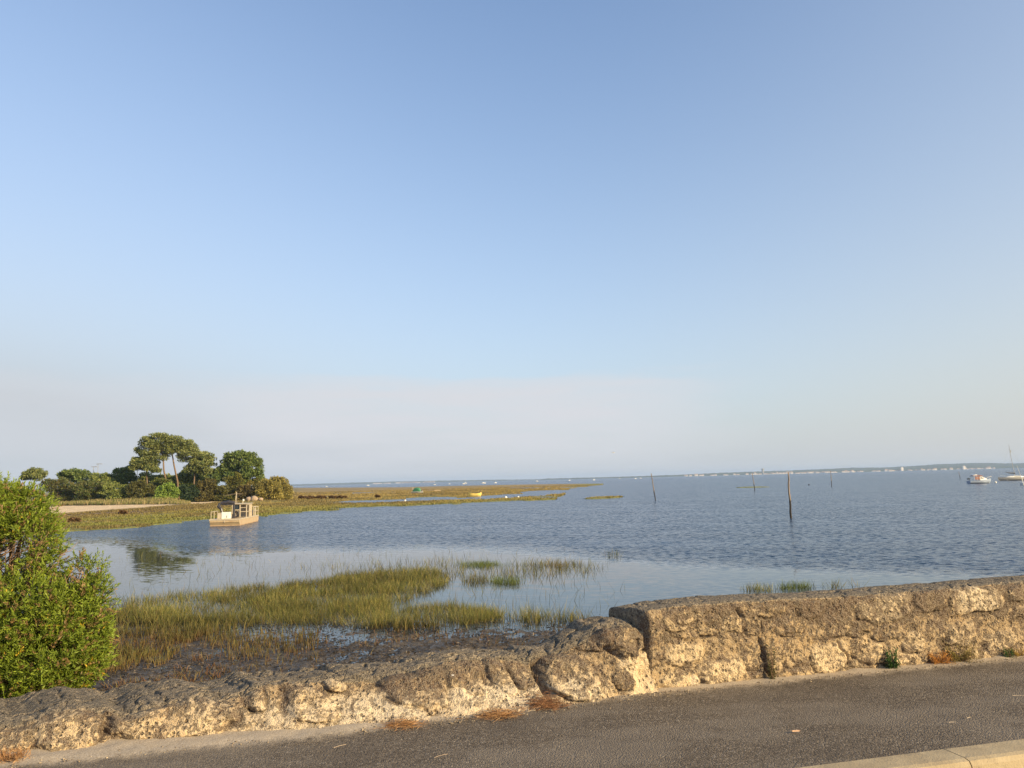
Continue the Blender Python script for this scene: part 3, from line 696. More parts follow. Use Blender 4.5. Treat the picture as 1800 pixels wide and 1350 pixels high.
def tree(name, label, cat, px, base_py, blobs_px, base, alt, n, size, trunk=None, group=None, limbs=True, D=DT, depthk=1.0, gap=.30, shell=.55):
    """blobs_px: (px, py, rx, ry) outlines of the foliage masses, in a plane D away; trunk: list of (px, py, r)"""
    k = D / FPX
    ctr = PD(np.array(float(px)), np.array(float(base_py)), D); z0 = min(LANDZ, float(ctr[2])) if trunk is None else LANDZ
    t = empty(name, (float(ctr[0]), D, z0), 0, label, cat, group)
    bl = []; f_ = 1.22 if 'pine' in name else 1.0
    if trunk is None and name != 'tussock':
        xs = [b[0] for b in blobs_px]; blobs_px = list(blobs_px) + [((min(xs) + max(xs)) / 2, base_py - 9, (max(xs) - min(xs)) * .5 + 8, 8)]
    for (bx, by, rx, ry) in blobs_px:
        p = PD(np.array(float(bx)), np.array(float(by)), D); off = random.uniform(-.4, .4) * rx * k * depthk
        bl.append((p[0] - ctr[0], off, p[2] - z0, rx * k * f_, rx * k * 0.9 * depthk * f_, ry * k * f_))
    v = crown(bl, n, size, base, alt, seedk=int(px) % 50, gap=gap, shell=shell)
    link('crown', mesh_of('crown', [v]), M_LEAF, t)
    m = MB()
    if trunk:
        pts = []
        for (tx, ty, r) in trunk:
            p = PD(np.array(float(tx)), np.array(float(ty)), D); pts.append(((p[0] - ctr[0], 0, p[2] - z0), r))
        pts[0] = ((pts[0][0][0], 0, -0.4), pts[0][1])
        m.tube([q[0] for q in pts], [q[1] * .68 for q in pts], 9)
        top = Vector(pts[-1][0]); r0 = pts[-1][1]; mid_ = Vector(pts[-2][0])
    else:
        m.tube([(0, 0, -.4), (0.1, 0, bl[0][2] * .6), (bl[0][0] * .3, 0, bl[0][2])], [.18, .14, .08], 7)
        top = Vector((0.1, 0, bl[0][2] * .6)); r0 = .12; mid_ = Vector((0, 0, 0.3))
    for b in bl:
        q = Vector(b[:3]); st = mid_.lerp(top, random.uniform(.55, 1)) if trunk else mid_.lerp(top, random.uniform(.2, 1))
        mm = st.lerp(q, .5) + Vector((random.uniform(-.3, .3), random.uniform(-.3, .3), random.uniform(0, .5)))
        m.tube([st, mm, q], [r0 * .55, r0 * .4, r0 * .15], 6)
        for _ in range(3):
            e = q + Vector((random.uniform(-1, 1) * b[3], random.uniform(-1, 1) * b[4], random.uniform(-.6, .6) * b[5])) * .8
            m.tube([mm.lerp(q, .6), e], [r0 * .25, r0 * .08], 5)
    m.build('trunk', M_BARK, t, smooth=True)
    return t
PINE_A, PINE_B = (0.074, 0.124, 0.045), (0.287, 0.299, 0.100)
OAK_A, OAK_B = (0.054, 0.104, 0.035), (0.212, 0.261, 0.071)
OLV_A, OLV_B = (0.145, 0.136, 0.037), (0.391, 0.323, 0.093)
SHR_A, SHR_B = (0.088, 0.137, 0.039), (0.299, 0.323, 0.089)
GRN_A, GRN_B = (0.124, 0.212, 0.039), (0.299, 0.398, 0.074)
TG = 'trees and bushes on the point of land'
# umbrella pines
tree('pine_tree', 'tallest umbrella pine, leaning trunk and layered crown open to the sky', 'pine tree', 292, 872,
     [(262, 773, 13, 6), (278, 768, 12, 5), (254, 783, 9, 5), (270, 781, 14, 6), (262, 794, 15, 6), (250, 799, 7, 4), (288, 778, 10, 6), (281, 792, 12, 6), (296, 790, 8, 5), (275, 803, 10, 4), (289, 806, 7, 3), (292, 770, 11, 6), (298, 798, 8, 5), (244, 792, 7, 5), (262, 804, 9, 4)],
     PINE_A, PINE_B, 15000, .34, [(291, 878, .42), (292, 848, .36), (288, 826, .30), (287, 805, .25), (283, 788, .18)], TG, gap=.34)
tree('pine_tree', 'umbrella pine with a bare curved dark trunk, right of the tallest pine', 'pine tree', 313, 872,
     [(298, 771, 10, 5), (310, 774, 13, 6), (324, 779, 13, 6), (336, 786, 10, 6), (315, 786, 13, 6), (303, 783, 9, 5), (330, 797, 12, 6), (342, 796, 8, 5), (318, 800, 9, 4), (345, 806, 8, 4), (306, 792, 9, 5), (326, 790, 11, 6), (322, 808, 9, 4), (296, 783, 8, 5)],
     PINE_A, PINE_B, 15000, .34, [(315, 878, .40), (312, 846, .34), (306, 818, .28), (303, 800, .22), (303, 786, .15)], TG, gap=.34)
tree('pine_tree', 'lower spreading pine on the right shoulder of the pine group', 'pine tree', 342, 872,
     [(352, 800, 12, 6), (366, 805, 11, 6), (340, 812, 10, 6), (356, 816, 13, 7), (372, 815, 7, 5), (345, 826, 11, 6), (334, 822, 7, 5), (362, 828, 12, 6)],
     PINE_A, PINE_B, 13000, .34, [(342, 878, .32), (341, 850, .27), (343, 825, .2), (350, 810, .14)], TG, gap=.32)
tree('pine_tree', 'low pine with a flat crown and thin trunk, left of the tallest pine', 'pine tree', 259, 874,
     [(240, 811, 10, 5), (254, 808, 11, 5), (268, 812, 9, 5), (248, 819, 14, 6), (264, 821, 11, 6), (275, 826, 8, 5), (236, 822, 7, 4)],
     PINE_A, PINE_B, 11000, .40, [(259, 878, .26), (259, 850, .22), (257, 828, .16), (254, 815, .1)], TG, gap=.32)
tree('pine_tree', 'small round dark pine standing alone at the far left of the tree line', 'pine tree', 58, 872,
     [(50, 832, 9, 5), (60, 829, 10, 5), (70, 833, 9, 5), (60, 838, 14, 6), (46, 839, 7, 4)], PINE_A, PINE_B, 7000, .40, [(59, 880, .2), (60, 850, .18), (60, 836, .1)], TG, D=210)
tree('oak_tree', 'broad dense dark green tree with a rounded top, right of the pines', 'tree', 424, 876,
     [(405, 803, 11, 8), (422, 801, 14, 8), (440, 803, 12, 8), (398, 815, 11, 9), (415, 815, 15, 11), (435, 815, 15, 11), (452, 815, 11, 10), (392, 828, 12, 10), (410, 832, 16, 12), (433, 832, 18, 12), (453, 831, 12, 11), (425, 846, 20, 10), (385, 840, 10, 8)],
     OAK_A, OAK_B, 24000, .42, [(420, 880, .38), (421, 852, .32), (428, 832, .24), (432, 818, .18)], TG, gap=.24)
BUSH = [  # label, px, base_py, blobs, colours, n, size, D
 ('dark leafy tree crown just left of the double street lamp', 135, 878, [(110, 833, 12, 6), (128, 830, 14, 6), (145, 832, 12, 6), (118, 841, 16, 8), (140, 842, 16, 8), (158, 838, 8, 6)], OAK_A, OAK_B, 9000, .42, 200),
 ('mid green tree mass between the street lamps and the pines', 212, 878, [(205, 830, 8, 6), (215, 828, 8, 6), (225, 826, 8, 6), (198, 838, 12, 7), (215, 838, 14, 8), (230, 835, 10, 7), (208, 848, 16, 8), (226, 848, 14, 9)], OAK_A, OAK_B, 10000, .42, 201),
 ('rounded green tree behind the lamp poles in the middle of the line', 178, 878, [(168, 838, 10, 5), (182, 838, 11, 5), (175, 846, 16, 8), (190, 848, 12, 8)], SHR_A, SHR_B, 6000, .40, 199),
 ('grey green scrub below the dark tree at the left end of the line', 100, 884, [(88, 850, 14, 8), (105, 850, 14, 9), (122, 855, 14, 9), (95, 862, 18, 9)], SHR_A, (.15, .13, .045), 8000, .36, 192),
 ('grey green scrub behind the reeds, under the street lamp', 150, 884, [(138, 856, 14, 9), (155, 855, 14, 9), (172, 857, 14, 9), (150, 866, 20, 8)], SHR_A, (.14, .13, .04), 8000, .36, 191),
 ('olive bush behind the reeds, left of the pale pole', 205, 884, [(192, 858, 12, 9), (208, 860, 13, 9), (222, 862, 12, 8), (202, 869, 16, 7)], SHR_A, SHR_B, 8000, .36, 190),
 ('wide olive bush behind the pale poles', 248, 884, [(235, 858, 12, 10), (250, 856, 13, 10), (264, 862, 11, 9), (245, 868, 18, 9)], (.05, .06, .018), (.15, .14, .04), 8000, .36, 189),
 ('bright green rounded bush below the tallest pine trunk', 297, 886, [(283, 865, 13, 10), (298, 861, 13, 11), (309, 868, 10, 9), (292, 874, 16, 8)], GRN_A, GRN_B, 9000, .34, 185),
 ('yellow green bush at the foot of the pine trunks', 283, 884, [(276, 850, 12, 9), (290, 849, 12, 9), (284, 858, 14, 9)], SHR_A, (.15, .15, .035), 6000, .38, 192),
 ('blue green dark bush right of the bright green bush', 333, 886, [(322, 862, 9, 10), (335, 862, 12, 11), (345, 868, 9, 9), (332, 873, 13, 8)], (.018, .042, .022), (.06, .09, .04), 8000, .34, 186),
 ('dull green tree filling the gap under the lower pine', 327, 882, [(318, 842, 10, 9), (332, 838, 11, 9), (345, 842, 11, 10), (330, 851, 15, 9)], OAK_A, SHR_B, 8000, .40, 199),
 ('olive brown bush right of the blue green bush', 362, 886, [(352, 856, 10, 10), (365, 852, 12, 12), (374, 862, 9, 10), (360, 872, 15, 8)], (.065, .06, .02), (.17, .145, .045), 8000, .34, 187),
 ('olive bush in front of the broad dark tree, behind the grey barge', 392, 886, [(382, 862, 10, 8), (395, 860, 12, 9), (405, 866, 10, 8), (392, 873, 14, 6)], (.06, .065, .02), (.17, .16, .045), 6000, .34, 188),
 ('yellow green rounded bush in front of the broad dark tree', 410, 884, [(402, 845, 9, 9), (414, 842, 10, 10), (420, 852, 9, 9), (409, 856, 12, 9)], (.06, .075, .018), (.18, .17, .04), 7000, .36, 189),
 ('brown olive scrub right of the barge mast', 432, 886, [(424, 862, 10, 8), (436, 862, 11, 9), (446, 867, 8, 7), (432, 872, 14, 7)], (.08, .065, .025), (.20, .16, .06), 6000, .34, 187),
 ('large ochre tamarisk bush near the right tip of the point', 473, 886, [(458, 858, 12, 10), (472, 852, 13, 10), (485, 856, 12, 10), (465, 868, 15, 9), (482, 869, 13, 9), (452, 870, 9, 7)], OLV_A, OLV_B, 12000, .34, 186),
 ('dark tree mass filling the gap behind the tallest pine trunks', 300, 880, [(285, 846, 14, 9), (300, 842, 12, 9), (314, 848, 14, 9), (298, 858, 22, 10)], OAK_A, SHR_B, 9000, .42, 208),
 ('dark tree behind the lower pine and left of the broad dark tree', 365, 880, [(352, 842, 12, 9), (368, 836, 12, 10), (382, 842, 10, 10), (366, 852, 20, 10)], OAK_A, OAK_B, 9000, .42, 208),
 ('dull green understorey tree between the low pine and the tallest pine trunk', 262, 880, [(248, 846, 14, 9), (262, 838, 13, 9), (276, 844, 13, 9), (262, 855, 20, 9)], SHR_A, SHR_B, 9000, .40, 204),
 ('green understorey tree right behind the curved pine trunk', 335, 880, [(322, 834, 12, 9), (336, 828, 12, 8), (348, 836, 12, 9), (334, 846, 20, 9)], OAK_A, SHR_B, 9000, .40, 206),
 ('olive tree sloping down between the broad dark tree and the ochre bushes', 456, 882, [(446, 850, 11, 9), (458, 845, 10, 9), (468, 853, 11, 9), (456, 862, 16, 9)], SHR_A, OLV_B, 8000, .36, 197),
 ('rightmost ochre bush on the tip, tapering down to the marsh', 500, 882, [(484, 844, 10, 6), (495, 848, 11, 8), (504, 857, 9, 9), (494, 862, 14, 10), (509, 865, 7, 8), (500, 870, 13, 6)], OLV_A, OLV_B, 10000, .34, 192)]
for lb, px, bp, bl, ca, cb, n, sz, D in BUSH:
    tree('bush' if 'tree' not in lb.split(',')[0].split(' in ')[0] else 'tree', lb, 'bush' if 'bush' in lb or 'scrub' in lb else 'tree', px, bp, bl, ca, cb, n, sz, None, TG, D=D, gap=.22)
# trees that close the point off beyond the left edge of the frame
for px, D, lb in ((-30, 200, 'nearest to the frame edge'), (-90, 196, 'in the middle'), (-160, 205, 'farthest to the left')):
    tree('bush', 'green scrub beyond the left edge of the photo, the one ' + lb, 'bush', px, 884, [(px - 20, 852, 18, 9), (px, 848, 20, 10), (px + 20, 852, 18, 9), (px, 862, 30, 9)], SHR_A, SHR_B, 6000, .4, None, 'scrub beyond the left edge', D=D)

def blades(xy, z0, h, w_, lean, c0, c1, segs=2):
    """grass blades: tapering strips, colour from foot c0 to tip c1"""
    n = len(xy); a = rng.uniform(0, 2 * np.pi, n); la = rng.uniform(0, 2 * np.pi, n)
    sd = np.stack([np.cos(a), np.sin(a), np.zeros(n)], 1) * (w_ / 2)[:, None]
    ld = np.stack([np.cos(la), np.sin(la), np.zeros(n)], 1) * (lean * h)[:, None]
    base = np.concatenate([xy, z0[:, None]], 1); vs = []; cs = []
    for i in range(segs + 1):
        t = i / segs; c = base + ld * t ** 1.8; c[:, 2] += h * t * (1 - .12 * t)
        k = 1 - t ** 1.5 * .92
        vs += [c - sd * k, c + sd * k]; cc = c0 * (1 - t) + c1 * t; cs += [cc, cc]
    V = np.stack(vs, 1).reshape(-1, 3); Cc = np.stack(cs, 1).reshape(-1, 3); nv = 2 * (segs + 1)
    f = []
    for i in range(segs): f.append(np.array([2 * i, 2 * i + 1, 2 * i + 3, 2 * i + 2]))
    F = (np.arange(n)[:, None, None] * nv + np.array(f)[None]).reshape(-1, 4)
    return V, F, Cc
def ground_z(x, y):
    """height of the ground sheet at points ahead"""
    r = np.hypot(x, y); th = np.arctan2(x, y)
    i = np.clip(np.searchsorted(RAD, r) - 1, 0, len(RAD) - 2); j = np.clip(((th - THETA[0]) / np.radians(.1)).astype(int), 0, len(th_f) - 2)
    return z[i, j]
# cordgrass in the shallows behind the wall
MAIN = [(288, 1052), (400, 1036), (560, 1020), (620, 1012), (700, 1006), (770, 1008), (800, 1018), (775, 1034), (720, 1052), (690, 1064), (700, 1100), (640, 1104), (560, 1098), (450, 1104), (390, 1112), (330, 1130), (300, 1165), (240, 1180), (150, 1200), (120, 1100), (190, 1085)]
SECOND = [(695, 1075), (750, 1068), (820, 1068), (880, 1080), (878, 1096), (800, 1102), (740, 1104), (690, 1112)]
ISL = [(850, 994, 50, 5, 1.0, 1), (965, 996, 62, 8, .55, 0), (975, 998, 30, 6, .8, 2), (890, 1023, 27, 5.5, 1.3, 1), (835, 1022, 26, 8, .55, 0), (1078, 976, 15, 5, .4, 0), (780, 994, 90, 12, .12, 0), (1010, 1005, 60, 12, .16, 0), (880, 1008, 110, 12, .16, 0),
       (945, 1088, 70, 10, .35, 0), (1010, 1092, 40, 6, .2, 0), (250, 1062, 70, 12, .35, 0), (340, 1050, 60, 8, .4, 0), (640, 998, 120, 8, .12, 0), (1340, 1037, 34, 4, .5, 0), (1397, 1034, 26, 5, 1.0, 1), (1462, 1033, 18, 4, .5, 0), (1435, 1034, 12, 3, .3, 0), (1505, 1030, 8, 3, .2, 0)]
def density(px, py, x, y):
    n_ = fbm(x * .9, y * .9, 0, 3, 301); d = np.zeros(px.shape)
    w1 = np.maximum(inpoly(px + 30 * (fbm(x * .5, y * .5, 0, 3, 302) - .5), py + 16 * (n_ - .5), MAIN), 0) * 1.0
    d = w1 * (0.35 + 1.1 * sstep(.35, .6, n_))
    thin = sstep(1096, 1112, py) * sstep(430, 330, px); d = np.where(thin > 0, d * (1 - .62 * thin), d)
    d = np.maximum(d, inpoly(px, py + 8 * (n_ - .5), SECOND) * (.3 + .9 * sstep(.35, .6, n_)))
    g = np.zeros(px.shape)
    for cx, cy, rx, ry, w_, gr in ISL:
        q = np.hypot((px - cx) / rx, (py - cy) / ry); k = w_ * sstep(1.15, .6, q + .5 * (n_ - .5)); g = np.where(k > d, gr, g); d = np.maximum(d, k)
    hole = sstep(.60, .70, fbm(x * .45 + 9, y * .8, 0, 3, 305)); d = d * (1 - .8 * hole * (px > 180))
    sp = .009 * sstep(960, 985, py) * sstep(1115, 1100, py) * sstep(180, 230, px) * sstep(1120, 900, px)
    sp2 = .09 * sstep(1112, 1120, py) * sstep(1175, 1150, py) * (px < 560) * sstep(.5, .6, n_)
    cl = sstep(.36, .56, fbm(x * 3.2, y * 3.2, 0, 2, 307)); d = d * (.22 + .95 * cl) * np.where(g == 1, 1.5, 1)
    return np.maximum(np.maximum(d, sp), sp2), g
N = 1100000
qr = 10.5 * (46 / 10.5) ** rng.random(N); qt = np.radians(rng.uniform(-36, 26, N)); qx, qy = qr * np.sin(qt), qr * np.cos(qt)
qpx, qpy, _ok = project(qx, qy, np.full(N, WATER))
dn, gr = density(qpx, qpy, qx, qy)
dn = np.where((ground_z(qx, qy) > WATER + .35), 0, dn)
keep = rng.random(N) < dn * .95 * np.where(qr < 20, 1.0, np.clip(20 / qr, .45, 1))
qx, qy, qpx, qpy, gr, dn, qr = (a[keep] for a in (qx, qy, qpx, qpy, gr, dn, qr)); n = len(qx)
print('cordgrass blades', n)
gz = np.maximum(ground_z(qx, qy), WATER - .35); hgt = rng.uniform(.16, .40, n) * (0.75 + .5 * fbm(qx * .7, qy * .7, 0, 3, 310)) * np.where(dn < .2, 1.15, 1) * np.where(gr == 1, .8, 1)
hgt *= 1 - .35 * sstep(1110, 1160, qpy)
hgt = hgt + np.maximum(WATER - gz, 0)
gn = fbm(qx * .8, qy * .8, 0, 3, 311)[:, None]; rv = rng.random((n, 1))
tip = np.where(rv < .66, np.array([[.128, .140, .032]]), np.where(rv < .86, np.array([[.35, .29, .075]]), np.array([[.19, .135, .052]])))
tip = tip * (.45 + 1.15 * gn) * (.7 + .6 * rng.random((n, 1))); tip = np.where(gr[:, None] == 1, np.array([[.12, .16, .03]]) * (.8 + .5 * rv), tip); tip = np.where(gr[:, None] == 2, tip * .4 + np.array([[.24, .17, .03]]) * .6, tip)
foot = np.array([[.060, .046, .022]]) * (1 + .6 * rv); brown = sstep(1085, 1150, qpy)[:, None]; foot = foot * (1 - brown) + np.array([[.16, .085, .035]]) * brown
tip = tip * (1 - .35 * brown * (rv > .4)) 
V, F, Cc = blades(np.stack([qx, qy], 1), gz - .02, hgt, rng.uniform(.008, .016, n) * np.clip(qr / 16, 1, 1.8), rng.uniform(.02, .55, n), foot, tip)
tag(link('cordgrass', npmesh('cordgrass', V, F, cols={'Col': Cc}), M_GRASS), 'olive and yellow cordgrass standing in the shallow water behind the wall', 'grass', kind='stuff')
# small red brown glasswort on the mud
N = 60000
qr = 8.5 * (22 / 8.5) ** rng.random(N); qt = np.radians(rng.uniform(-36, 6, N)); qx, qy = qr * np.sin(qt), qr * np.cos(qt); qpx, qpy, _ = project(qx, qy, np.full(N, WATER))
gz = ground_z(qx, qy); nn = fbm(qx * 1.4, qy * 1.4, 0, 3, 320)
keep = (gz > WATER - .01) & (gz < WATER + .8) & (rng.random(N) < sstep(.5, .66, nn) * (.25 + .75 * sstep(560, 250, qpx))) & (qpy > 1105)
qx, qy, gz, qpx = qx[keep], qy[keep], gz[keep], qpx[keep]; n = len(qx); rv = rng.random((n, 1))
V, F, Cc = blades(np.stack([qx, qy], 1), gz - .02, rng.uniform(.06, .20, n), rng.uniform(.010, .02, n), rng.uniform(.1, .8, n), np.array([[.10, .055, .028]]) * (.7 + .6 * rv), np.where(rv < .66, np.array([[.24, .12, .05]]), np.array([[.20, .17, .05]])) * (.7 + .6 * rv))
tag(link('glasswort', npmesh('glasswort', V, F, cols={'Col': Cc}), M_GRASS), 'low red brown glasswort growing on the wet mud below the wall', 'ground cover', kind='stuff')
# torn weed and shell debris lying over the wet mud
N = 90000
qr = 9.0 * (26 / 9.0) ** rng.random(N); qt = np.radians(rng.uniform(-36, 9, N)); qx, qy = qr * np.sin(qt), qr * np.cos(qt); qpx, qpy, _ = project(qx, qy, np.full(N, WATER))
nn = fbm(qx * 1.1, qy * 1.1, 0, 4, 350); n2_ = fbm(qx * 4, qy * 4, 0, 2, 351)
keep = (rng.random(N) < sstep(1076, 1108, qpy + 26 * (nn - .5)) * sstep(.30, .55, nn * .6 + n2_ * .4)) & (qpx < 1120) & (ground_z(qx, qy) < WATER + .3)
qx, qy = qx[keep], qy[keep]; n = len(qx); rv = rng.random((n, 1)); d_ = rdir(n); d_[:, 2] *= .25; uz = rdir(n) * .5; uz[:, 2] += 1
cc = np.where(rv < .6, np.array([[.045, .034, .024]]), np.where(rv < .85, np.array([[.10, .072, .045]]), np.array([[.21, .165, .115]]))) * rng.uniform(.7, 1.3, (n, 1))
zz_ = np.maximum(ground_z(qx, qy), WATER) + .004
tag(link('seaweed_debris', mesh_of('seaweed_debris', [leaf_quads(np.stack([qx, qy, zz_], 1), d_, uz, rng.uniform(.03, .11, n), rng.uniform(.015, .045, n), cc)]), M_STRAW), 'dark torn seaweed and debris strewn over the wet mud behind the low wall', 'seaweed', kind='stuff')
# low marsh vegetation of the flats
N = 420000
qr = 55 * (400 / 55) ** rng.random(N); qt = np.radians(rng.uniform(-36, 9, N)); qx, qy = qr * np.sin(qt), qr * np.cos(qt); gz = ground_z(qx, qy)
qpx, qpy, _ = project(qx, qy, np.full(N, WATER)); nn = fbm(qx * .35, qy * .35, 0, 3, 330)
se = table(qpx, [(-900, 975), (95, 905), (200, 897), (300, 889), (370, 884.5), (400, 880)])
keep = (gz > WATER - .02) & (rng.random(N) < .18 + .8 * sstep(.4, .6, nn)) & ((qpy > se + .5) | (qpx > 395))
qx, qy, gz, qr, qpx, qpy, nn = (a[keep] for a in (qx, qy, gz, qr, qpx, qpy, nn)); n = len(qx); print('marsh tufts', n)
rv = rng.random((n, 1)); farm = sstep(90, 170, qr)[:, None]; nr = fbm(qx * .05, qy * .05, 0, 3, 331)[:, None]
se = se[keep][:, None] if False else table(qpx, [(-900, 975), (95, 905), (200, 897), (300, 889), (370, 884.5), (400, 880)])[:, None]
brn = np.clip(sstep(17, 7, qpy[:, None] - se) * (qpx[:, None] < 430) + .9 * sstep(.52, .62, nr), 0, 1)
tc_ = np.array([[.23, .23, .055]]) * (1 - farm) + np.array([[.36, .27, .09]]) * farm
tc_ = tc_ * (1 - brn) + np.array([[.22, .17, .065]]) * brn
V, F, Cc = blades(np.stack([qx, qy], 1), gz - .02, rng.uniform(.10, .26, n) * (.6 + .8 * nn), rng.uniform(.10, .22, n) * np.clip(qr / 90, .8, 2.5), rng.uniform(.1, .7, n), tc_ * .55 * (.7 + .6 * rv), tc_ * (.7 + .6 * rv), segs=1)
tag(link('salt_marsh_plants', npmesh('salt_marsh_plants', V, F, cols={'Col': Cc}), M_GRASS), 'low green and orange brown salt marsh plants covering the mudflats across the water', 'ground cover', kind='stuff')
# reeds between the sand and the bushes
N = 26000
qpx = rng.uniform(60, 335, N); qq = rng.random(N); by = table(qpx, [(60, 890), (100, 888), (250, 886), (335, 885)]) - 3.5 * qq
xy = P(qpx, by, LANDZ); nn = fbm(xy[:, 0] * .12, xy[:, 1] * .12, 0, 3, 340); keep = rng.random(N) < (.25 + sstep(.35, .6, nn)); xy, nn, qpx, qq = xy[keep], nn[keep], qpx[keep], qq[keep]; n = len(xy); rv = rng.random((n, 1))
tipc = np.where(rv < .4, np.array([[.42, .33, .16]]), np.where(rv < .7, np.array([[.22, .21, .06]]), np.array([[.14, .16, .045]])))
V, F, Cc = blades(xy, np.full(n, LANDZ - .1), rng.uniform(.7, 1.9, n) * (.6 + .8 * nn) * (.5 + .6 * qq) * np.clip((345 - qpx) / 50, .25, 1), rng.uniform(.09, .2, n), rng.uniform(.02, .2, n), tipc * .6, tipc, segs=2)
tag(link('reeds', npmesh('reeds', V, F, cols={'Col': Cc}), M_GRASS), 'pale reeds and tall grass between the sandy beach and the bushes', 'reeds', kind='stuff')
# rusty brown tussocks on the flats right of the point
for i, (px, py, w_, h_) in enumerate([(532, 876, 8, 2.6), (548, 876.5, 9, 2.8), (565, 876, 9, 2.8), (585, 875.5, 8, 2.2), (603, 875, 9, 2.0), (131, 917, 7, 3), (216, 903, 5, 2.4), (664, 874, 4, 2)]):
    tree('tussock', ['first', 'second', 'third', 'fourth', 'fifth'][i] + ' brown tussock from the tip of the point, in the row on the orange flats' if i < 5 else
         ['brown tussock on the green marsh below the sandy beach, the left one', 'brown tussock at the edge of the sand, midway along the beach', 'small brown tussock on the flats left of the green boat'][i - 5], 'tussock',
         px, py, [(px - w_ * .4, py - h_ * .5, w_ * .6, h_), (px + w_ * .4, py - h_ * .4, w_ * .6, h_ * .8)], (.07, .04, .022), (.20, .12, .055), 1600, .28, None, 'brown tussocks on the marsh', D=(EYE - WATER) * FPX / (py + 1 - float(hor_y(px))))

# ------------------------------------------------------------------ the large bush at the left edge
def big_bush():
    D0 = 7.2; DY = 26
    t = empty('shrub', (float(PD(np.array(60.), np.array(1100.), D0)[0]), D0, -1.0), 0, 'large bright green narrow leaved bush with bare brown twigs at the left edge', 'bush')
    o = np.array([t.location.x, t.location.y, t.location.z])
    BL = [(22, 905, 62, 0), (-45, 905, 80, .1), (62, 935, 40, -.1), (75, 905, 26, 0), (80, 985, 30, .1), (45, 868, 34, .1), (-10, 865, 46, 0), (152, 1010, 28, 0), (168, 1045, 24, -.1), (130, 1035, 30, 0), (118, 1090, 66, -.1), (50, 1085, 80, -.2), (-50, 1080, 100, 0), (105, 1150, 70, -.2),
          (30, 1170, 76, -.25), (158, 1105, 32, 0), (150, 1160, 34, 0), (-80, 1160, 100, 0), (-140, 1000, 110, .1), (20, 1215, 26, -.35), (-60, 1225, 50, -.3), (-200, 1100, 120, 0), (60, 1190, 60, -.2), (130, 1190, 30, -.1)]
    cs = []; rs = []
    for px, py, rp, dd in BL:
        py = py + (DY if py < 960 else 0)
        p = PD(np.array(float(px)), np.array(float(py)), D0 + dd); cs.append(p); rs.append(rp * (D0 + dd) / FPX)
    cs = np.array(cs); rs = np.array(rs)
    n = 23000; w_ = rs ** 2 / (rs ** 2).sum(); k = rng.choice(len(cs), n, p=w_)
    d = rdir(n); d[:, 1] -= .25; d /= np.linalg.norm(d, axis=1, keepdims=True)
    rad = .45 + .6 * rng.random(n) ** .7; c = cs[k] + d * (rs[k] * rad)[:, None] * np.array([1, 1.15, 1])
    q = fbm(c[:, 0] * 5.5, c[:, 1] * 5.5, c[:, 2] * 5.5, 3, 401)
    bpx, bpy, _ = project(c[:, 0], c[:, 1], c[:, 2])
    bare = np.exp(-(((bpx - 22) / 62) ** 2 + ((bpy - 968 + .55 * (bpx - 30)) / 34) ** 2)) * 1.1
    bare = np.maximum(bare, np.exp(-(((bpx - 132) / 16) ** 2 + ((bpy - 1022) / 14) ** 2)) * .95)
    keep = (q > .37) & (rng.random(n) > bare) & (c[:, 2] > -1.0) & (bpx > -330); c, d, q = c[keep], d[keep], q[keep]; n = len(c)
    ax = rdir(n, .9) + d * .8; ax /= np.linalg.norm(ax, axis=1, keepdims=True)
    m = 15; tt_ = np.tile(np.linspace(0, 1, m), n); A = np.repeat(ax, m, 0); base = np.repeat(c, m, 0) + A * (tt_ * .085)[:, None]
    ld = rdir(n * m) * .62 + A * (.55 + .5 * tt_)[:, None]
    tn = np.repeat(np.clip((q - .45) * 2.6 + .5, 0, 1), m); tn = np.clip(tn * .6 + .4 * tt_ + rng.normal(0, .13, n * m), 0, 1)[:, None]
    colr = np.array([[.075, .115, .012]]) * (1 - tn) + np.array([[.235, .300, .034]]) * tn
    yl = (rng.random(n * m) < .006)[:, None] | np.repeat((rng.random(n) < .008)[:, None], m, 0) ; colr = np.where(yl, np.array([[.58, .40, .04]]), colr)
    old = np.repeat((rng.random(n) < .13)[:, None], m, 0); colr = np.where(old, np.array([[.26, .17, .07]]), colr)
    colr = colr * rng.uniform(.8, 1.2, (n * m, 1))
    v = leaf_quads(base - o, ld, rdir(n * m), rng.uniform(.024, .046, n * m), rng.uniform(.007, .012, n * m), colr)
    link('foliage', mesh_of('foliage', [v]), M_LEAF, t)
    mb = MB(); root = [Vector((rng.uniform(-.5, .3), rng.uniform(-.1, .3), 0)) for _ in range(5)]
    for i in range(len(cs)):
        q0 = Vector(cs[i] - o); st = root[i % 5]; mm = st.lerp(q0, .5) + Vector((rng.uniform(-.12, .12), rng.uniform(-.12, .12), rng.uniform(-.1, .1)))
        mb.tube([st, mm, q0], [.025, .016, .007], 6)
        for _ in range(9):
            e = q0 + Vector(rdir(1, .5)[0] * rs[i] * .9); mb.tube([mm.lerp(q0, random.uniform(.3, 1)), q0.lerp(e, .5) + Vector(rdir(1)[0] * .03), e], [.006, .004, .002], 5)
    # bare twigs, swept up to the right, where the leaves have dropped
    for _ in range(190):
        px, py = random.gauss(26, 38), random.gauss(980, 26)
        p = Vector(PD(np.array(px), np.array(py), D0 + random.uniform(-.22, .3)) - o); dv = Vector((random.uniform(.02, .32), random.uniform(-.12, .12), random.uniform(.02, .30)))
        mb.tube([p - dv * .4, p + Vector(rdir(1)[0] * .03), p + dv * .45 + Vector(rdir(1)[0] * .03)], [.0032, .0025, .0012], 5)
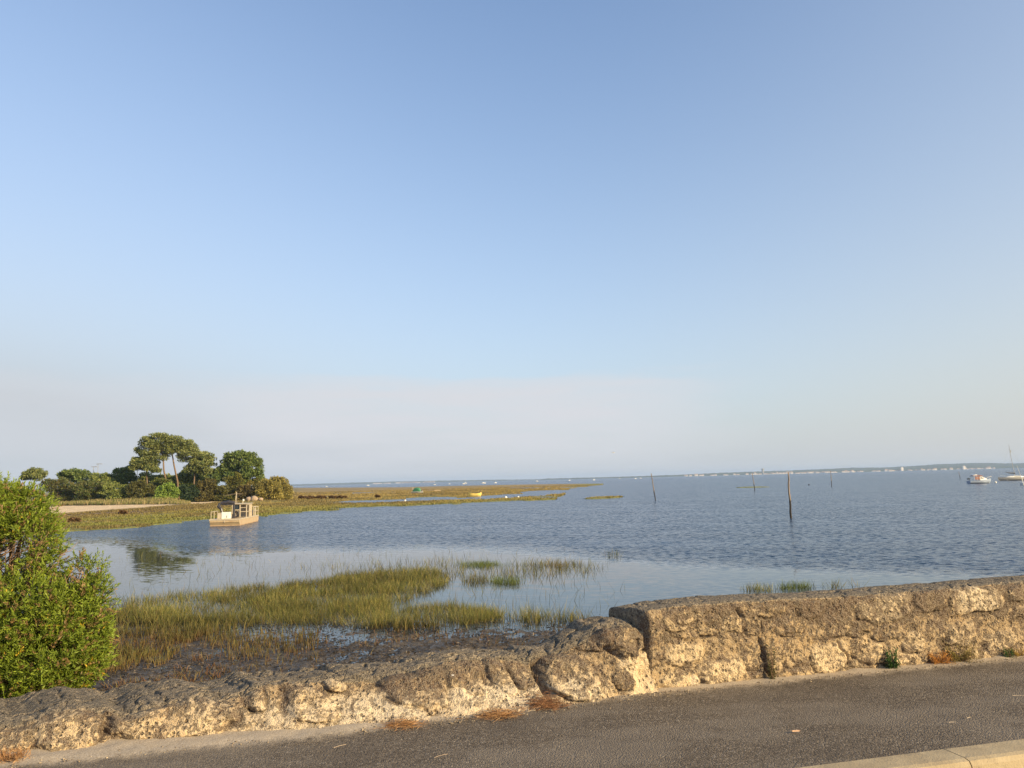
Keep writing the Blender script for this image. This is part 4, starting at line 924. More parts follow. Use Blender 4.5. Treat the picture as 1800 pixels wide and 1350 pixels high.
    for _ in range(26):
        px, py = random.gauss(132, 10), random.gauss(1024, 10)
        p = Vector(PD(np.array(px), np.array(py), D0 + random.uniform(-.1, .1)) - o); dv = Vector(rdir(1, .8)[0] * .12); mb.tube([p - dv * .5, p + dv * .5], [.003, .002], 5)
    mb.build('branches', M_TWIG, t, smooth=True)
big_bush()

# loose gravel and crumbs of mortar along the foot of the walls
n = 9000; gs = np.where(rng.random(n) < .82, rng.uniform(-5.6, .25, n), rng.uniform(.2, 5.2, n)); wdt = np.where(gs < .25, .07 + .05 * np.clip(-gs, 0, 4), .05)
gu = .04 + np.where(gs < -1.2, .16, .06) + np.abs(rng.normal(0, 1, n)) * wdt; gu = np.clip(gu, 0, KU - .03); big_ = rng.random(n) ** 7; gr_ = .0018 + .0075 * big_ * (gu < .4)
oc = np.array([[1, 0, 0], [0, 1, 0], [-1, 0, 0], [0, -1, 0], [0, 0, .7], [0, 0, -.7]], float); tf = np.array([[0, 1, 4], [1, 2, 4], [2, 3, 4], [3, 0, 4], [1, 0, 5], [2, 1, 5], [3, 2, 5], [0, 3, 5]])
a_ = rng.uniform(0, 6.3, n); ca, sa = np.cos(a_)[:, None], np.sin(a_)[:, None]
v6 = oc[None] * rng.uniform(.6, 1.35, (n, 6, 1)) * gr_[:, None, None]; v6 = np.stack([v6[..., 0] * ca - v6[..., 1] * sa, v6[..., 0] * sa + v6[..., 1] * ca, v6[..., 2]], -1)
v6 = v6 + world(gs, gu, .006 + gr_ * .4)[:, None, :]
cg = np.where(rng.random((n, 1)) < .6, np.array([[.38, .30, .20]]), np.array([[.20, .155, .11]])) * rng.uniform(.6, 1.3, (n, 1))
gm = npmesh('gravel', v6.reshape(-1, 3), (np.arange(n)[:, None, None] * 6 + tf[None]).reshape(-1, 3), cols={'Col': np.repeat(cg, 6, 0)})
_t = NT('gravel_stone'); _c = _t.attr('Col', True); tag(link('gravel', gm, _t.fin(_t.mix(_t.ramp(_t.noise(90, 3), .4, .6, 0, .4), _c, (.12, .09, .06)), .95)), 'loose pale gravel and mortar crumbs along the foot of the walls', 'gravel', kind='stuff')

# ------------------------------------------------------------------ weeds and dry needles along the wall foot
def weed(name, label, cat, px, py, rpx, hpx, n, colA, colB, lw_=(.02, .006), up=.6, D=None, flat=False, mat=None):
    p = P(px, py, 0.005); _s, _u = local(p[0], p[1]); _u = max(float(_u), .055 if not flat else .12); p = world(_s, _u, 0)[:2]; sc = np.hypot(*p) / FPX; t = empty(name, (float(p[0]), float(p[1]), .005), 0, label, cat)
    r, h = rpx * sc, hpx * sc
    if flat:
        x = rng.normal(0, r * .45, n); y = rng.normal(0, r * .30, n); zz = np.abs(rng.normal(0, h * .4, n)) * np.exp(-(x / r) ** 2); dd = rdir(n); dd[:, 2] *= .22; dd[:, 0] *= 1.7
        c = np.stack([x, y, zz + .004], 1); ln = rng.uniform(.04, .10, n); wd = rng.uniform(.0018, .0035, n)
    else:
        d = rdir(n); d[:, 2] = np.abs(d[:, 2]); k = rng.random(n) ** .5
        k = k * rng.choice([.55, .8, 1.0, 1.25], n); c = d * np.array([r, r * .6, h]) * k[:, None] + np.array([[.3 * r, 0, 0]]) * np.sin(d[:, :1] * 5); dd = rdir(n, up) + d * .6; ln = rng.uniform(.5, 1.4, n) * lw_[0]; wd = rng.uniform(.6, 1.3, n) * lw_[1]
    tn = rng.random((n, 1)); colr = np.array([colA]) * (1 - tn) + np.array([colB]) * tn
    me = mesh_of('foliage', [leaf_quads(c, dd, rdir(n), ln, wd, colr)])
    if flat:
        o = link(name, me, M_STRAW); o.location = t.location; bpy.data.objects.remove(t); return tag(o, label, cat)
    link('foliage', me, M_LEAF, t)
    m = MB()
    for _ in range(14):
        e = Vector(rdir(1, .9)[0]); m.tube([(0, 0, -.02), (e.x * r * .4, e.y * r * .3, abs(e.z) * h * .5), (e.x * r * .8, e.y * r * .5, abs(e.z) * h * .9)], [.003, .002, .001], 5)
    m.build('stem', M_TWIG, t)
weed('dry_needle_clump', 'flat heap of orange brown dry needles on the path edge, the leftmost one', 'pine needles', 710, 1276, 34, 9, 620, (.22, .10, .04), (.52, .30, .13), flat=True)
weed('dry_needle_clump', 'flat heap of orange brown dry needles in the middle of the three', 'pine needles', 875, 1259, 34, 9, 700, (.22, .10, .04), (.52, .30, .13), flat=True)
weed('dry_needle_clump', 'darker clump of dry needles against the big boulder of the low wall', 'pine needles', 952, 1243, 42, 20, 1500, (.12, .055, .03), (.36, .18, .08), flat=True)
weed('weed', 'small dark green upright weed at the foot of the tall wall', 'weed', 1553, 1169, 11, 27, 900, (.03, .075, .02), (.09, .16, .045), (.018, .010))
weed('weed', 'orange dried weed against the foot of the tall wall', 'weed', 1637, 1162, 20, 17, 1100, (.36, .16, .04), (.66, .34, .09), (.02, .006))
weed('weed', 'brown and olive straggly weed right of the orange one', 'weed', 1680, 1160, 32, 26, 1300, (.12, .075, .035), (.30, .25, .06), (.026, .005))
weed('weed', 'small green weed at the wall foot near the right edge', 'weed', 1763, 1152, 9, 13, 500, (.04, .08, .02), (.10, .16, .04), (.014, .007))
weed('weed', 'yellow orange low weed at the wall foot nearest the right edge', 'weed', 1786, 1151, 15, 9, 500, (.30, .2, .05), (.50, .35, .09), (.016, .005))
weed('weed', 'tuft of dry brown grass at the left corner of the path', 'weed', 18, 1338, 26, 12, 500, (.26, .13, .06), (.50, .30, .14), (.05, .005))
weed('weed', 'sparse green creeper in the deep crack of the tall wall', 'weed', 1352, 1192, 8, 60, 500, (.05, .06, .02), (.12, .12, .035), (.016, .006))
def litter(label, px, py, L, w_, rz, c, name='straw', cat='straw'):
    p = P(px, py, .012); m = MB(); seg = [(-.5, 0), (-.2, .06), (.15, .03), (.5, -.07)]
    m.loft([[(a * L, b * L - w_ * q, .004), (a * L, b * L + w_ * q, .004), (a * L, b * L, .004 + w_ * .35)] for (a, b), q in zip(seg, (.2, .5, .5, .15))])
    o = m.build(name, paint('litter_' + name, c, .8, (c[0] * .6, c[1] * .5, c[2] * .4), .4, 30)); o.location = (float(p[0]), float(p[1]), .010); o.rotation_euler = (0, 0, rz); tag(o, label, cat)
litter('pale fallen leaf lying alone on the asphalt right of centre', 1399, 1286, .055, .02, .2, (.55, .34, .2), 'fallen_leaf', 'leaf')
litter('pale straight straw on the asphalt near the kerb', 1674, 1270, .05, .006, .1, (.5, .4, .28))
litter('curved straw on the asphalt, further right by the kerb', 1703, 1262, .045, .006, .6, (.5, .4, .28))
litter('short straw in the lower middle of the path', 775, 1329, .10, .005, .7, (.4, .3, .2))
litter('fine diagonal straw at the bottom left of the path', 597, 1312, .09, .005, .8, (.5, .38, .26))
litter('thin straw near the right end of the path', 1790, 1223, .09, .005, .05, (.5, .4, .28))
litter('white pebble on top of the low wall edge', 795, 1193, .02, .02, .05, (.6, .55, .48), 'pebble', 'stone'); bpy.data.objects['pebble'].location = tuple(world(lw(795), .05, .25))

# ------------------------------------------------------------------ boats, poles, lamps and the far shore
def at_water(px, py, zz=WATER):
    p = P(np.array(float(px)), np.array(float(py)), zz); return float(p[0]), float(p[1])
def hull(mb, L, B, H, bow=0.35, stern=0.8, n=14, sheer=0.25, k=0.55, z0=-0.15, rake=0.5):
    """boat hull along +x (bow at +L/2), open at the top rim; z0 below the waterline"""
    secs = []
    for i in range(n + 1):
        t = i / n; x = -L / 2 + L * t
        w_ = B / 2 * (stern + (1 - stern) * min(1, t * 3)) if t < .33 else B / 2 * (1 - max(0, (t - .45) / .55) ** 2.2)
        w_ = max(w_, .02); top = H * (1 + sheer * t * t); xx = x + rake * (t > .8) * (t - .8) / .2 * .4
        w2 = w_ * (.72 if t < .8 else .72 * (1 - (t - .8) / .2 * .6))
        secs.append([(xx, -w_, top), (xx - .0, -w_ * .96, top * .5), (x, -w2, z0 * .3), (x, 0, z0), (x, w2, z0 * .3), (xx, w_ * .96, top * .5), (xx, w_, top)])
    return mb.loft(secs, cap=True, closed=True)

# the grey oyster barge moored off the point
bx0, by0 = at_water(394.5, 924.5)
wdir = math.atan2(.12, .99)
barge = empty('barge', (bx0 - .12 * 4.25, by0 + .99 * 4.25, WATER), wdir, 'flat sandy grey aluminium work barge with a folded black crane, moored off the green marsh', 'barge')
L2, B2 = 4.25, 1.32
m = MB(); m.loft([[(-B2, -L2 + .38, -.2), (-B2, -L2 + .05, .30), (-B2, -L2, .34), (-B2, -L2, .60), (-B2, L2, .60), (-B2, L2, .2), (-B2, L2 - .4, -.2)], [(B2, -L2 + .38, -.2), (B2, -L2 + .05, .30), (B2, -L2, .34), (B2, -L2, .60), (B2, L2, .60), (B2, L2, .2), (B2, L2 - .4, -.2)]])
m.build('hull', M_ALU, barge, bevel=.02)
m = MB(); m.box(-B2 - .03, B2 + .03, -L2 - .04, -L2 + .10, .50, .62); m.box(-B2 - .04, -B2 + .05, -L2 + .1, L2, .53, .63); m.box(B2 - .05, B2 + .04, -L2 + .1, L2, .53, .63); m.box(-.03, .03, -L2 - .03, -L2 + .02, .30, .52); m.build('rubbing_strake', M_CREAM, barge)
m = MB(); m.box(-B2 - .005, B2 + .005, -L2 + .20, L2 - .2, -.12, .08); m.build('waterline_band', M_RUST, barge)
m = MB(); m.box(-.42, .30, -L2 + .55, -L2 + 1.25, .62, 1.22); cb = m.build('locker', M_WHITE, barge, bevel=.02); m = MB(); m.box(.02, .10, -L2 + .535, -L2 + .555, .70, .92); m.build('latch', M_GREY, cb)
m = MB(); m.box(-.78, -.43, -L2 + .6, -L2 + 1.3, .62, 1.15); m.build('engine_box', M_CREAM, barge, bevel=.02)
m = MB()
for x in (-1.25, -.98): m.tube([(x, -L2 + .2, .62), (x, -L2 + .2, 1.30)], .03, 6)
m.tube([(-1.25, -L2 + .2, 1.30), (-.98, -L2 + .2, 1.30), (-.6, -L2 + .2, 1.36)], .025, 6); m.tube([(-1.25, -L2 + .2, 1.30), (-1.25, -L2 + 2.5, 1.30), (-1.25, -L2 + 2.5, .62)], .025, 6); m.build('rail', M_CREAM, barge)
cr = empty('crane', (0, 0, 0)); cr.parent = barge
m = MB(); m.box(.30, .56, -L2 + 1.5, -L2 + 1.8, .62, 1.0); m.tube([(.43, -L2 + 1.65, .9), (.43, -L2 + 1.65, 1.95)], .11, 8); m.build('mast', M_BLACK, cr)
m = MB(); m.tube([(.5, -L2 + 1.65, 2.0), (-.1, -L2 + 1.6, 2.12), (-.75, -L2 + 1.5, 2.02)], [.15, .17, .14], 8); m.box(-.62, .40, -L2 + 1.45, -L2 + 1.75, 1.84, 1.93); m.build('boom', M_BLACK, cr)
m = MB(); m.tube([(-.78, -L2 + 1.5, 2.05), (-.92, -L2 + 1.45, 1.72), (-.66, -L2 + 1.4, 1.50), (-.52, -L2 + 1.35, 1.10)], [.14, .15, .13, .12], 8); m.tube([(-.80, -L2 + 1.5, 1.9), (-.60, -L2 + 1.4, 1.2)], .06, 6); m.build('jib_arm', M_BLACK, cr)
cabn = empty('cabin', (0, 0, 0)); cabn.parent = barge
x0, x1, y0, y1 = -.10, 1.22, -.9, 1.3
m = MB()
for x, y in ((x0, y0), (.62, y0), (x1, y0), (x0, y1), (x1, y1), (x1, .3)): m.box(x - .045, x + .045, y - .045, y + .045, .62, 1.83)
for zz in (1.12, 1.50, 1.80): m.box(.62, x1, y0 - .03, y0 + .02, zz, zz + .06)
m.box(x0, .62, y0 - .03, y0 + .02, 1.30, 1.36); m.box(x0, x1, y1 - .02, y1 + .02, 1.76, 1.82); m.box(x0 - .02, x0 + .02, y0, y1, 1.76, 1.82); m.box(x1 - .02, x1 + .02, y0, y1, 1.76, 1.82); m.box(x1 - .03, x1 + .05, y0, y1, 1.12, 1.17); m.build('frame', M_CREAM, cabn)
m = MB(); m.box(x0 - .1, x1 + .12, y0 - .12, y1 + .1, 1.86, 1.92); m.build('roof', M_CREAM, cabn, bevel=.01)
m = MB(); m.box(x0 + .05, .58, y0 + .05, y0 + .08, .64, 1.28); m.build('panel', M_CREAM, cabn); m = MB(); m.box(x0 + .05, x1 - .05, y1 - .08, y1 - .05, .64, 1.80); m.build('panel', M_CREAM, cabn); m = MB(); m.box(x1 - .04, x1 - .01, .36, y1 - .05, .64, 1.80); m.build('panel', M_CREAM, cabn)
m = MB(); m.box(x0 + .05, .56, y0 + .05, y0 + .07, 1.38, 1.78); m.build('window', M_GLASS, cabn)
m = MB(); m.tube([(.28 + .22 * math.cos(a), y0 - .06, .92 + .26 * math.sin(a)) for a in np.linspace(0, 6.283, 15)], .07, 6); m.build('tyre_fender', M_BLACK, barge)
for (x, y, zt, sl) in ((.05, -.5, 3.0, .10), (.18, -.4, 3.05, -.02), (.75, -.3, 2.25, 0), (.60, .2, 2.3, 0), (-.05, -.2, 2.9, .2)):
    m = MB(); m.tube([(x, y, 1.9), (x + sl, y, zt)], .022, 5); m.build('antenna', M_CREAM, barge)
m = MB(); m.tube([(-.95, -.45, 2.72), (.1, -.45, 2.86), (.75, -.45, 2.84)], .025, 5); m.build('pole', M_OLDWOOD, barge)
m = MB(); m.loft([[(.78 + .09 * math.cos(a) * s_, -.3 + .09 * math.sin(a) * s_, zz) for a in np.linspace(0, 5.5, 8)] for s_, zz in ((.5, 2.12), (1, 2.18), (1, 2.26), (.4, 2.34))]); m.build('lamp', M_WHITE, barge)
m = MB()
for x, y in ((1.28, 1.9), (1.28, 3.0), (1.28, 4.1), (.3, 4.15), (-.6, 4.15), (-1.28, 4.15)): m.tube([(x, y, .62), (x, y, 1.50)], .032, 6)
m.tube([(1.28, 1.9, 1.5), (1.28, 4.15, 1.5), (-1.28, 4.15, 1.5)], .03, 6); m.tube([(1.28, 1.9, 1.08), (1.28, 4.15, 1.08), (-1.28, 4.15, 1.08)], .02, 6); m.box(1.0, 1.05, 3.7, 4.1, .62, 1.52); m.build('rail', M_CREAM, barge)
m = MB(); m.box(.55, 1.0, 2.5, 3.1, .62, 1.14); m.build('winch', M_BLACK, barge, bevel=.03)
m = MB(); m.tube([(-.2 + .35 * math.cos(a) * (1 + .03 * a), 2.6 + .4 * math.sin(a), .64 + .012 * a) for a in np.linspace(0, 25, 70)], .022, 5); m.build('rope_coil', M_ROPE, barge)

# boat with the green cover aground on the flats
gx0, gy0 = at_water(734, 867.2, WATER + .05); g = empty('fishing_boat', (gx0, gy0, WATER + .02), -.35, 'small flat boat under a green cover, aground on the orange marsh flats', 'boat')
m = MB(); hull(m, 3.6, 1.9, .62, stern=.95, z0=0); m.build('hull', M_GREY, g); m = MB(); m.box(-1.8, 1.6, -1.0, -.93, .44, .56); m.build('rubbing_strake', M_WHITE, g)
m = MB(); m.loft([[(x, -y, .6), (x, -y * .95, zt * .8), (x, -y * .3, zt), (x, y * .3, zt), (x, y * .95, zt * .8), (x, y, .6)] for x, y, zt in ((-1.35, .8, 1.35), (-.9, .85, 1.75), (0, .85, 1.9), (.7, .8, 1.7), (1.2, .6, 1.0))]); m.build('cover', M_GREEN, g)
m = MB(); m.tube([(-1.3, -.7, .5), (-1.3, -.7, 1.95)], .05, 6); m.build('post', M_WHITE, g); m = MB(); m.tube([(1.1, -.2, 1.1), (1.75, .1, .8)], .06, 6); m.build('spar', M_WHITE, g); m = MB(); m.box(1.35, 1.7, -.2, .2, .5, 1.0); m.build('engine', M_BLACK, g, bevel=.04)
# remains of a timber hull behind it
gx0, gy0 = at_water(762, 863.3, WATER + .05); g = empty('wreck', (gx0, gy0, WATER + .05), -.06, 'low broken timber wreck lying on the flats just right of the green covered boat', 'wreck')
m = MB(); m.box(-2.6, -1.2, -.3, .3, -.1, .28); m.box(-1.9, -1.6, -.2, .2, .2, .85); m.box(-1.1, .2, -.4, .4, -.1, .35); m.box(-.5, .6, -.5, .5, -.1, .2); m.build('timber', M_OLDWOOD, g, bevel=.04)
m = MB(); m.loft([[(x, -.5, -.1), (x, -.3, h), (x, .3, h), (x, .5, -.1)] for x, h in ((0, .2), (.6, .45), (1.4, .5), (2.4, .35), (3.2, .05))]); m.build('plank', M_ALU, g)
# yellow hull
gx0, gy0 = at_water(835, 872.5, WATER + .05); g = empty('dinghy', (gx0, gy0, WATER + .03), .10, 'bright yellow empty rowing boat aground on the marsh flats', 'boat')
m = MB()
sec = []
for t in np.linspace(-1, 1, 13):
    x = 1.45 * t; w_ = .62 * (1 - abs(t) ** 3 * .75); top = .68 + .22 * t * t + (.08 if t < 0 else 0); x2 = x * (1.0 + .0)
    sec.append([(x * 1.06, -w_, top), (x, -w_ * .85, .3), (x * .86, -w_ * .5, 0), (x * .86, w_ * .5, 0), (x, w_ * .85, .3), (x * 1.06, w_, top), (x * 1.03, w_ - .05, top - .02), (x * .97, w_ * .7, .35), (x * .97, -w_ * .7, .35), (x * 1.03, -w_ + .05, top - .02)])
m.loft(sec); m.build('hull', M_YELLOW, g); m = MB(); m.box(-.7, -.45, -.5, .5, .48, .53); m.build('thwart', M_OLDWOOD, g); m = MB(); m.box(.4, .65, -.5, .5, .48, .53); m.build('thwart', M_OLDWOOD, g)
m = MB(); m.tube([(1.4, 0, .6), (1.8, 0, .45), (2.3, .1, .05)], .02, 5); m.build('mooring_line', M_ROPE, g)

# motor cruiser on its mooring
gx0, gy0 = at_water(1721, 849.6); g = empty('motor_cruiser', (gx0, gy0, WATER), -.02, 'pale blue hulled motor cruiser with a faded red canopy, moored left of the sailing boat', 'boat')
m = MB(); hull(m, 4.9, 2.0, .62, stern=.9, sheer=.75, z0=-.25, rake=1.0); m.build('hull', M_BLUEHULL, g, smooth=False)
m = MB(); hull(m, 4.8, 1.96, .14, stern=.9, sheer=.1, z0=-.3, rake=.1); m.build('waterline_band', M_NAVY, g)
m = MB(); m.loft([[(x, -y, z1), (x, -y * .9, z2), (x, y * .9, z2), (x, y, z1)] for x, y, z1, z2 in ((-.1, .75, .66, 1.55), (.35, .75, .72, 1.62), (.9, .72, .8, 1.35), (1.5, .6, .9, 1.1), (1.75, .5, .95, .98))]); cbn = m.build('cabin', M_WHITE, g, bevel=.03)
m = MB(); m.loft([[(x, -y - .01, z1), (x, -y - .01, z2), (x, -y + .02, z2), (x, -y + .02, z1)] for x, y, z1, z2 in ((.1, .72, 1.15, 1.42), (.8, .69, 1.1, 1.24))]); m.build('window', M_GLASS, cbn)
m = MB(); m.loft([[(x, -.82, z1), (x, -.82, z1 + .07), (x, 0, z1 + .2), (x, .82, z1 + .07), (x, .82, z1)] for x, z1 in ((-1.55, 1.72), (-.8, 1.83), (.1, 1.80), (.75, 1.66))]); m.build('canopy', M_REDCAN, g)
m = MB(); m.loft([[(x, -.8, .9), (x, -.82, z1), (x, -.74, z1), (x, -.72, .9)] for x, z1 in ((-1.2, 1.6), (-.2, 1.65))]); m.build('side_screen', M_REDCAN, g)
m = MB()
for x in (-1.5, -.8, .0):
    for q in (-1, 1): m = MB(); m.tube([(x, q * .8, .7), (x, q * .8, 1.75)], .03, 5); m.build('canopy_post', M_WHITE, g)
m = MB(); m.loft([[(x, -y, zt - .22), (x, -y, zt), (x, y, zt), (x, y, zt - .22)] for x, y, zt in ((-1.5, .5, 1.95), (-.9, .6, 2.15), (-.5, .5, 2.0))]); m.build('wind_deflector', M_WHITE, g, bevel=.03)
m = MB(); m.tube([(-2.2, 0, .5), (-2.35, 0, 1.35)], .06, 6); m.box(-2.62, -2.15, -.3, .3, .95, 1.25); m.build('outboard_motor', M_NAVY, g, bevel=.04)
m = MB(); m.tube([(1.6, -.6, 1.0), (1.65, -.6, 1.3), (2.6, -.1, 1.5), (3.0, 0, 1.5), (2.6, .1, 1.5), (1.65, .6, 1.3)], .025, 5); m.tube([(2.6, -.1, 1.0), (2.6, -.1, 1.5)], .02, 5); m.build('bow_rail', M_WHITE, g)
m = MB(); m.loft([[(2.9 + r * math.cos(a), r * math.sin(a), 1.55 + zz) for a in np.linspace(0, 5.5, 8)] for r, zz in ((.05, -.12), (.13, -.05), (.13, .05), (.05, .12))]); m.build('anchor_light', M_FLOAT, g)
m = MB(); m.tube([(2.5, 0, .9), (3.0, 0, .2), (3.3, 0, -.1)], .02, 5); m.build('mooring_line', M_ROPE, g)

# sailing boat, partly out of the frame on the right
gx0, gy0 = at_water(1783, 844.4); g = empty('sailing_boat', (gx0, gy0, WATER), math.pi + .03, 'grey sailing boat with a bare mast and dark sail cover at the right edge', 'boat')
SC = math.hypot(gx0, gy0) / FPX
m = MB(); hull(m, 8.2, 2.3, .78, stern=.75, sheer=.25, z0=-.3, rake=1.2); ob = m.build('hull', M_GREY, g); 
m = MB(); hull(m, 7.4, 2.1, .20, stern=.7, sheer=.1, z0=-.4, rake=.2); m.build('waterline_band', M_NAVY, g)
m = MB(); m.loft([[(x, -y, .8), (x, -y * .85, zt), (x, y * .85, zt), (x, y, .85)] for x, y, zt in ((-2.4, .7, 1.0), (-1.6, .75, 1.18), (.6, .7, 1.22), (1.6, .5, 1.1), (2.3, .3, .95))]); cb = m.build('cabin', M_WHITE, g, bevel=.03)
m = MB(); m.box(-1.4, .4, -.72, -.70, .98, 1.08); m.build('window', M_GLASS, cb); m = MB(); m.box(-1.4, .4, .72, .74, .98, 1.08); m.build('window', M_GLASS, cb)
m = MB(); m.tube([(-.3, 0, 1.1), (.25, 0, 6.0), (.55, 0, 9.9)], [.075, .06, .035], 7); ms = m.build('mast', M_MAST, g); m = MB(); m.box(.13, .34, -.05, .05, 7.7, 8.3); m.build('radar_reflector', M_GREY, ms)
m = MB(); m.tube([(-.35, 0, 1.95), (.9, 0, 2.05), (2.3, 0, 2.3)], [.20, .16, .06], 7); m.build('sail_cover', M_NAVY, g)
m = MB()
for e in ((3.9, 0, .95), (-4.1, 0, .85), (.1, -1.05, .85), (.1, 1.05, .85)): m.tube([(.5, 0, 9.6), e], .008, 4)
m.build('rigging', M_GREY, g)
m = MB()
for x in (-3.6, -2.2, 2.0, 3.7): m.tube([(x, -.8, .8), (x, -.8, 1.35)], .02, 5)
m.tube([(-3.6, -.8, 1.35), (-2.2, -.8, 1.35), (2.0, -.8, 1.35), (3.7, -.3, 1.4)], .012, 4); m.build('guard_rail', M_WHITE, g)
gx0, gy0 = at_water(1806, 852.5); g = empty('sailing_dinghy', (gx0, gy0, WATER), .2, 'white dinghy cut off by the right edge, its white mast leaning left', 'boat')
m = MB(); hull(m, 2.6, 1.1, .42, stern=.85, z0=-.1); m.build('hull', M_WHITE, g); m = MB(); m.tube([(-.9, 0, .3), (-2.0, 0, 3.9)], [.05, .03], 6); m.build('mast', M_WHITE, g); m = MB(); m.tube([(-1.0, 0, .4), (-1.0, 0, 1.5)], .05, 6); m.build('post', M_WHITE, g)

# buoys
def buoy(label, px, py, r, mat=M_FLOAT):
    x, y = at_water(px, py); g = empty('mooring_buoy', (x, y, WATER), 0, label, 'buoy', 'mooring buoys')
    m = MB(); n = 9; m.loft([[(r * math.sin(a) * math.cos(b), r * math.sin(a) * math.sin(b), r * .55 - r * math.cos(a)) for b in np.linspace(0, 2 * math.pi, n, endpoint=False)] for a in np.linspace(.15, 3.0, 8)]); m.build('float', mat, g, smooth=True)
    m = MB(); m.tube([(0, 0, r * 1.4), (0, 0, r * 1.9), (r * .25, 0, r * 2.0)], r * .08, 5); m.build('ring', M_GREY, g)
buoy('white round buoy just right of the motor cruiser bow', 1750, 849, .26)
buoy('cream buoy aground at the tip of the near green spit', 889, 876.5, .30)
buoy('small white buoy right of the cream one on the spit', 911, 875, .22)
buoy('tiny dark buoy far out, between the tallest pole and the pole right of it', 1422, 853, .22, M_NAVY)
buoy('small white buoy in the channel left of the yellow boat', 712, 881, .2)

# oyster poles
def pole(label, bpx, bpy, tpx, tpy, r):
    x, y = at_water(bpx, bpy); tp = PD(np.array(float(tpx)), np.array(float(tpy)), y); o = empty('mooring_pole', (x, y, WATER), 0, label, 'pole', 'wooden poles standing in the water')
    dx, dz = tp[0] - x, tp[2] - WATER; m = MB(); pts = []
    for i in range(9):
        t = i / 8; pts.append((dx * t + (random.uniform(-.03, .03) if 0 < i < 8 else 0), random.uniform(-.03, .03), -.6 + (dz + .6) * t))
    m.tube(pts, [r * (1.15 - .45 * i / 8) * random.uniform(.92, 1.08) for i in range(9)], 9); m.build('shaft', M_POLE, o, smooth=True)
    m = MB(); q = Vector(pts[4]); m.tube([q + Vector((r * .9 * math.cos(a), r * .9 * math.sin(a), .02 * math.sin(3 * a))) for a in np.linspace(0, 6.28, 12)], .015, 5); m.build('lashing', M_ROPE, o)
pole('tallest and nearest wooden pole in the water, above the tall wall', 1390, 911, 1385.5, 830, .078)
pole('thin wooden pole leaning left, out past the end of the marsh', 1153, 879, 1144.5, 832, .075)
pole('wooden pole beside the low sandbank with birds', 1327, 862, 1322.5, 831, .085)
pole('short distant pole right of the tallest pole', 1462, 855, 1460, 827.5, .075)
pole('small distant pole between the tallest pole and the motor cruiser', 1688.5, 842, 1685, 829, .08)

# birds
def bird(label, pos, s, flying=False, rz=0.0, group=None, white=False):
    m = MB(); secs = []
    for t, r in ((-.5, .02), (-.3, .07), (0, .11), (.25, .10), (.38, .05), (.46, .06), (.54, .05), (.62, .008)):
        zc = .22 + (.10 if t > .3 and not flying else 0) + .02 * t
        secs.append([(t * s, r * s * math.cos(a), (zc + r * math.sin(a)) * s) for a in np.linspace(0, 2 * math.pi, 8, endpoint=False)])
    m.loft(secs); b0 = m.build('bird', M_WHITE if white else M_FEATHER, None, smooth=True); b0.location = pos; b0.rotation_euler = (0, 0, rz)
    m = MB()
    if flying:
        for q in (-1, 1):
            m = MB(); m.loft([[(x0_ * s, q * y * s, zz * s), (x1_ * s, q * y * s, zz * s), (x1_ * s, q * y * s, (zz + .012) * s), (x0_ * s, q * y * s, (zz + .012) * s)] for y, x0_, x1_, zz in ((.06, -.1, .2, .26), (.45, -.02, .22, .42), (.95, -.12, -.02, .34))]); m.build('wing', M_FEATHER, b0)
    else:
        for q in (-1, 1): m = MB(); m.tube([(0, q * .03 * s, .14 * s), (.01 * s, q * .03 * s, 0)], .012 * s, 5); m.build('leg', M_FEATHER, b0)
    tag(b0, label, 'bird', group)
    return b0
p = PD(np.array(1078.), np.array(797.), 130); bird('lone gull flying above the horizon right of centre', tuple(p), .55, True, .6, white=True)
for i, (px, t_) in enumerate([(1300, 'leftmost'), (1312, 'second from the left of the'), (1318, 'third from the left of the'), (1335, 'just right of the pole among the'), (1341, 'second from the right of the'), (1349, 'rightmost of the')]):
    x, y = at_water(px, 857.2, WATER + .1); bird(('leftmost of the' if i == 0 else t_) + ' small birds on the low sandbank by the pole', (x, y + random.uniform(-1, 1), WATER + .10), .42 + .1 * (i == 4), False, random.uniform(0, 6), 'birds on the low sandbank')

# pale boulders below the ochre bush
for lb, px, py, r in (('large pale boulder at the foot of the ochre bush', 446, 884, .85), ('smaller pale boulder leaning on the large one', 438, 885, .7), ('flat pale boulder right of the large one', 458, 884.5, .55)):
    x, y = float(P(px, py, LANDZ)[0]), 180.0; x = float(PD(np.array(float(px)), np.array(float(py)), y)[0])
    u, v_ = np.meshgrid(np.linspace(0, np.pi, 14), np.linspace(0, 2 * np.pi, 20, endpoint=False), indexing='ij'); d = np.stack([np.sin(u) * np.cos(v_), np.sin(u) * np.sin(v_), np.cos(u)], -1)
    rad = r * (.75 + .6 * vnoise(d[..., 0] * 1.8 + px, d[..., 1] * 1.8, d[..., 2] * 1.8, 5)); co = d * rad[..., None] * np.array([1.1, .8, .8]); co = co + np.array([0, 0, r * .3])
    o = link('boulder', npmesh('boulder', co.reshape(-1, 3), gridfaces(14, 20, True)[:, ::-1]), M_STONE); o.location = (x, y, WATER + .35); tag(o, lb, 'boulder', 'pale boulders at the foot of the point')

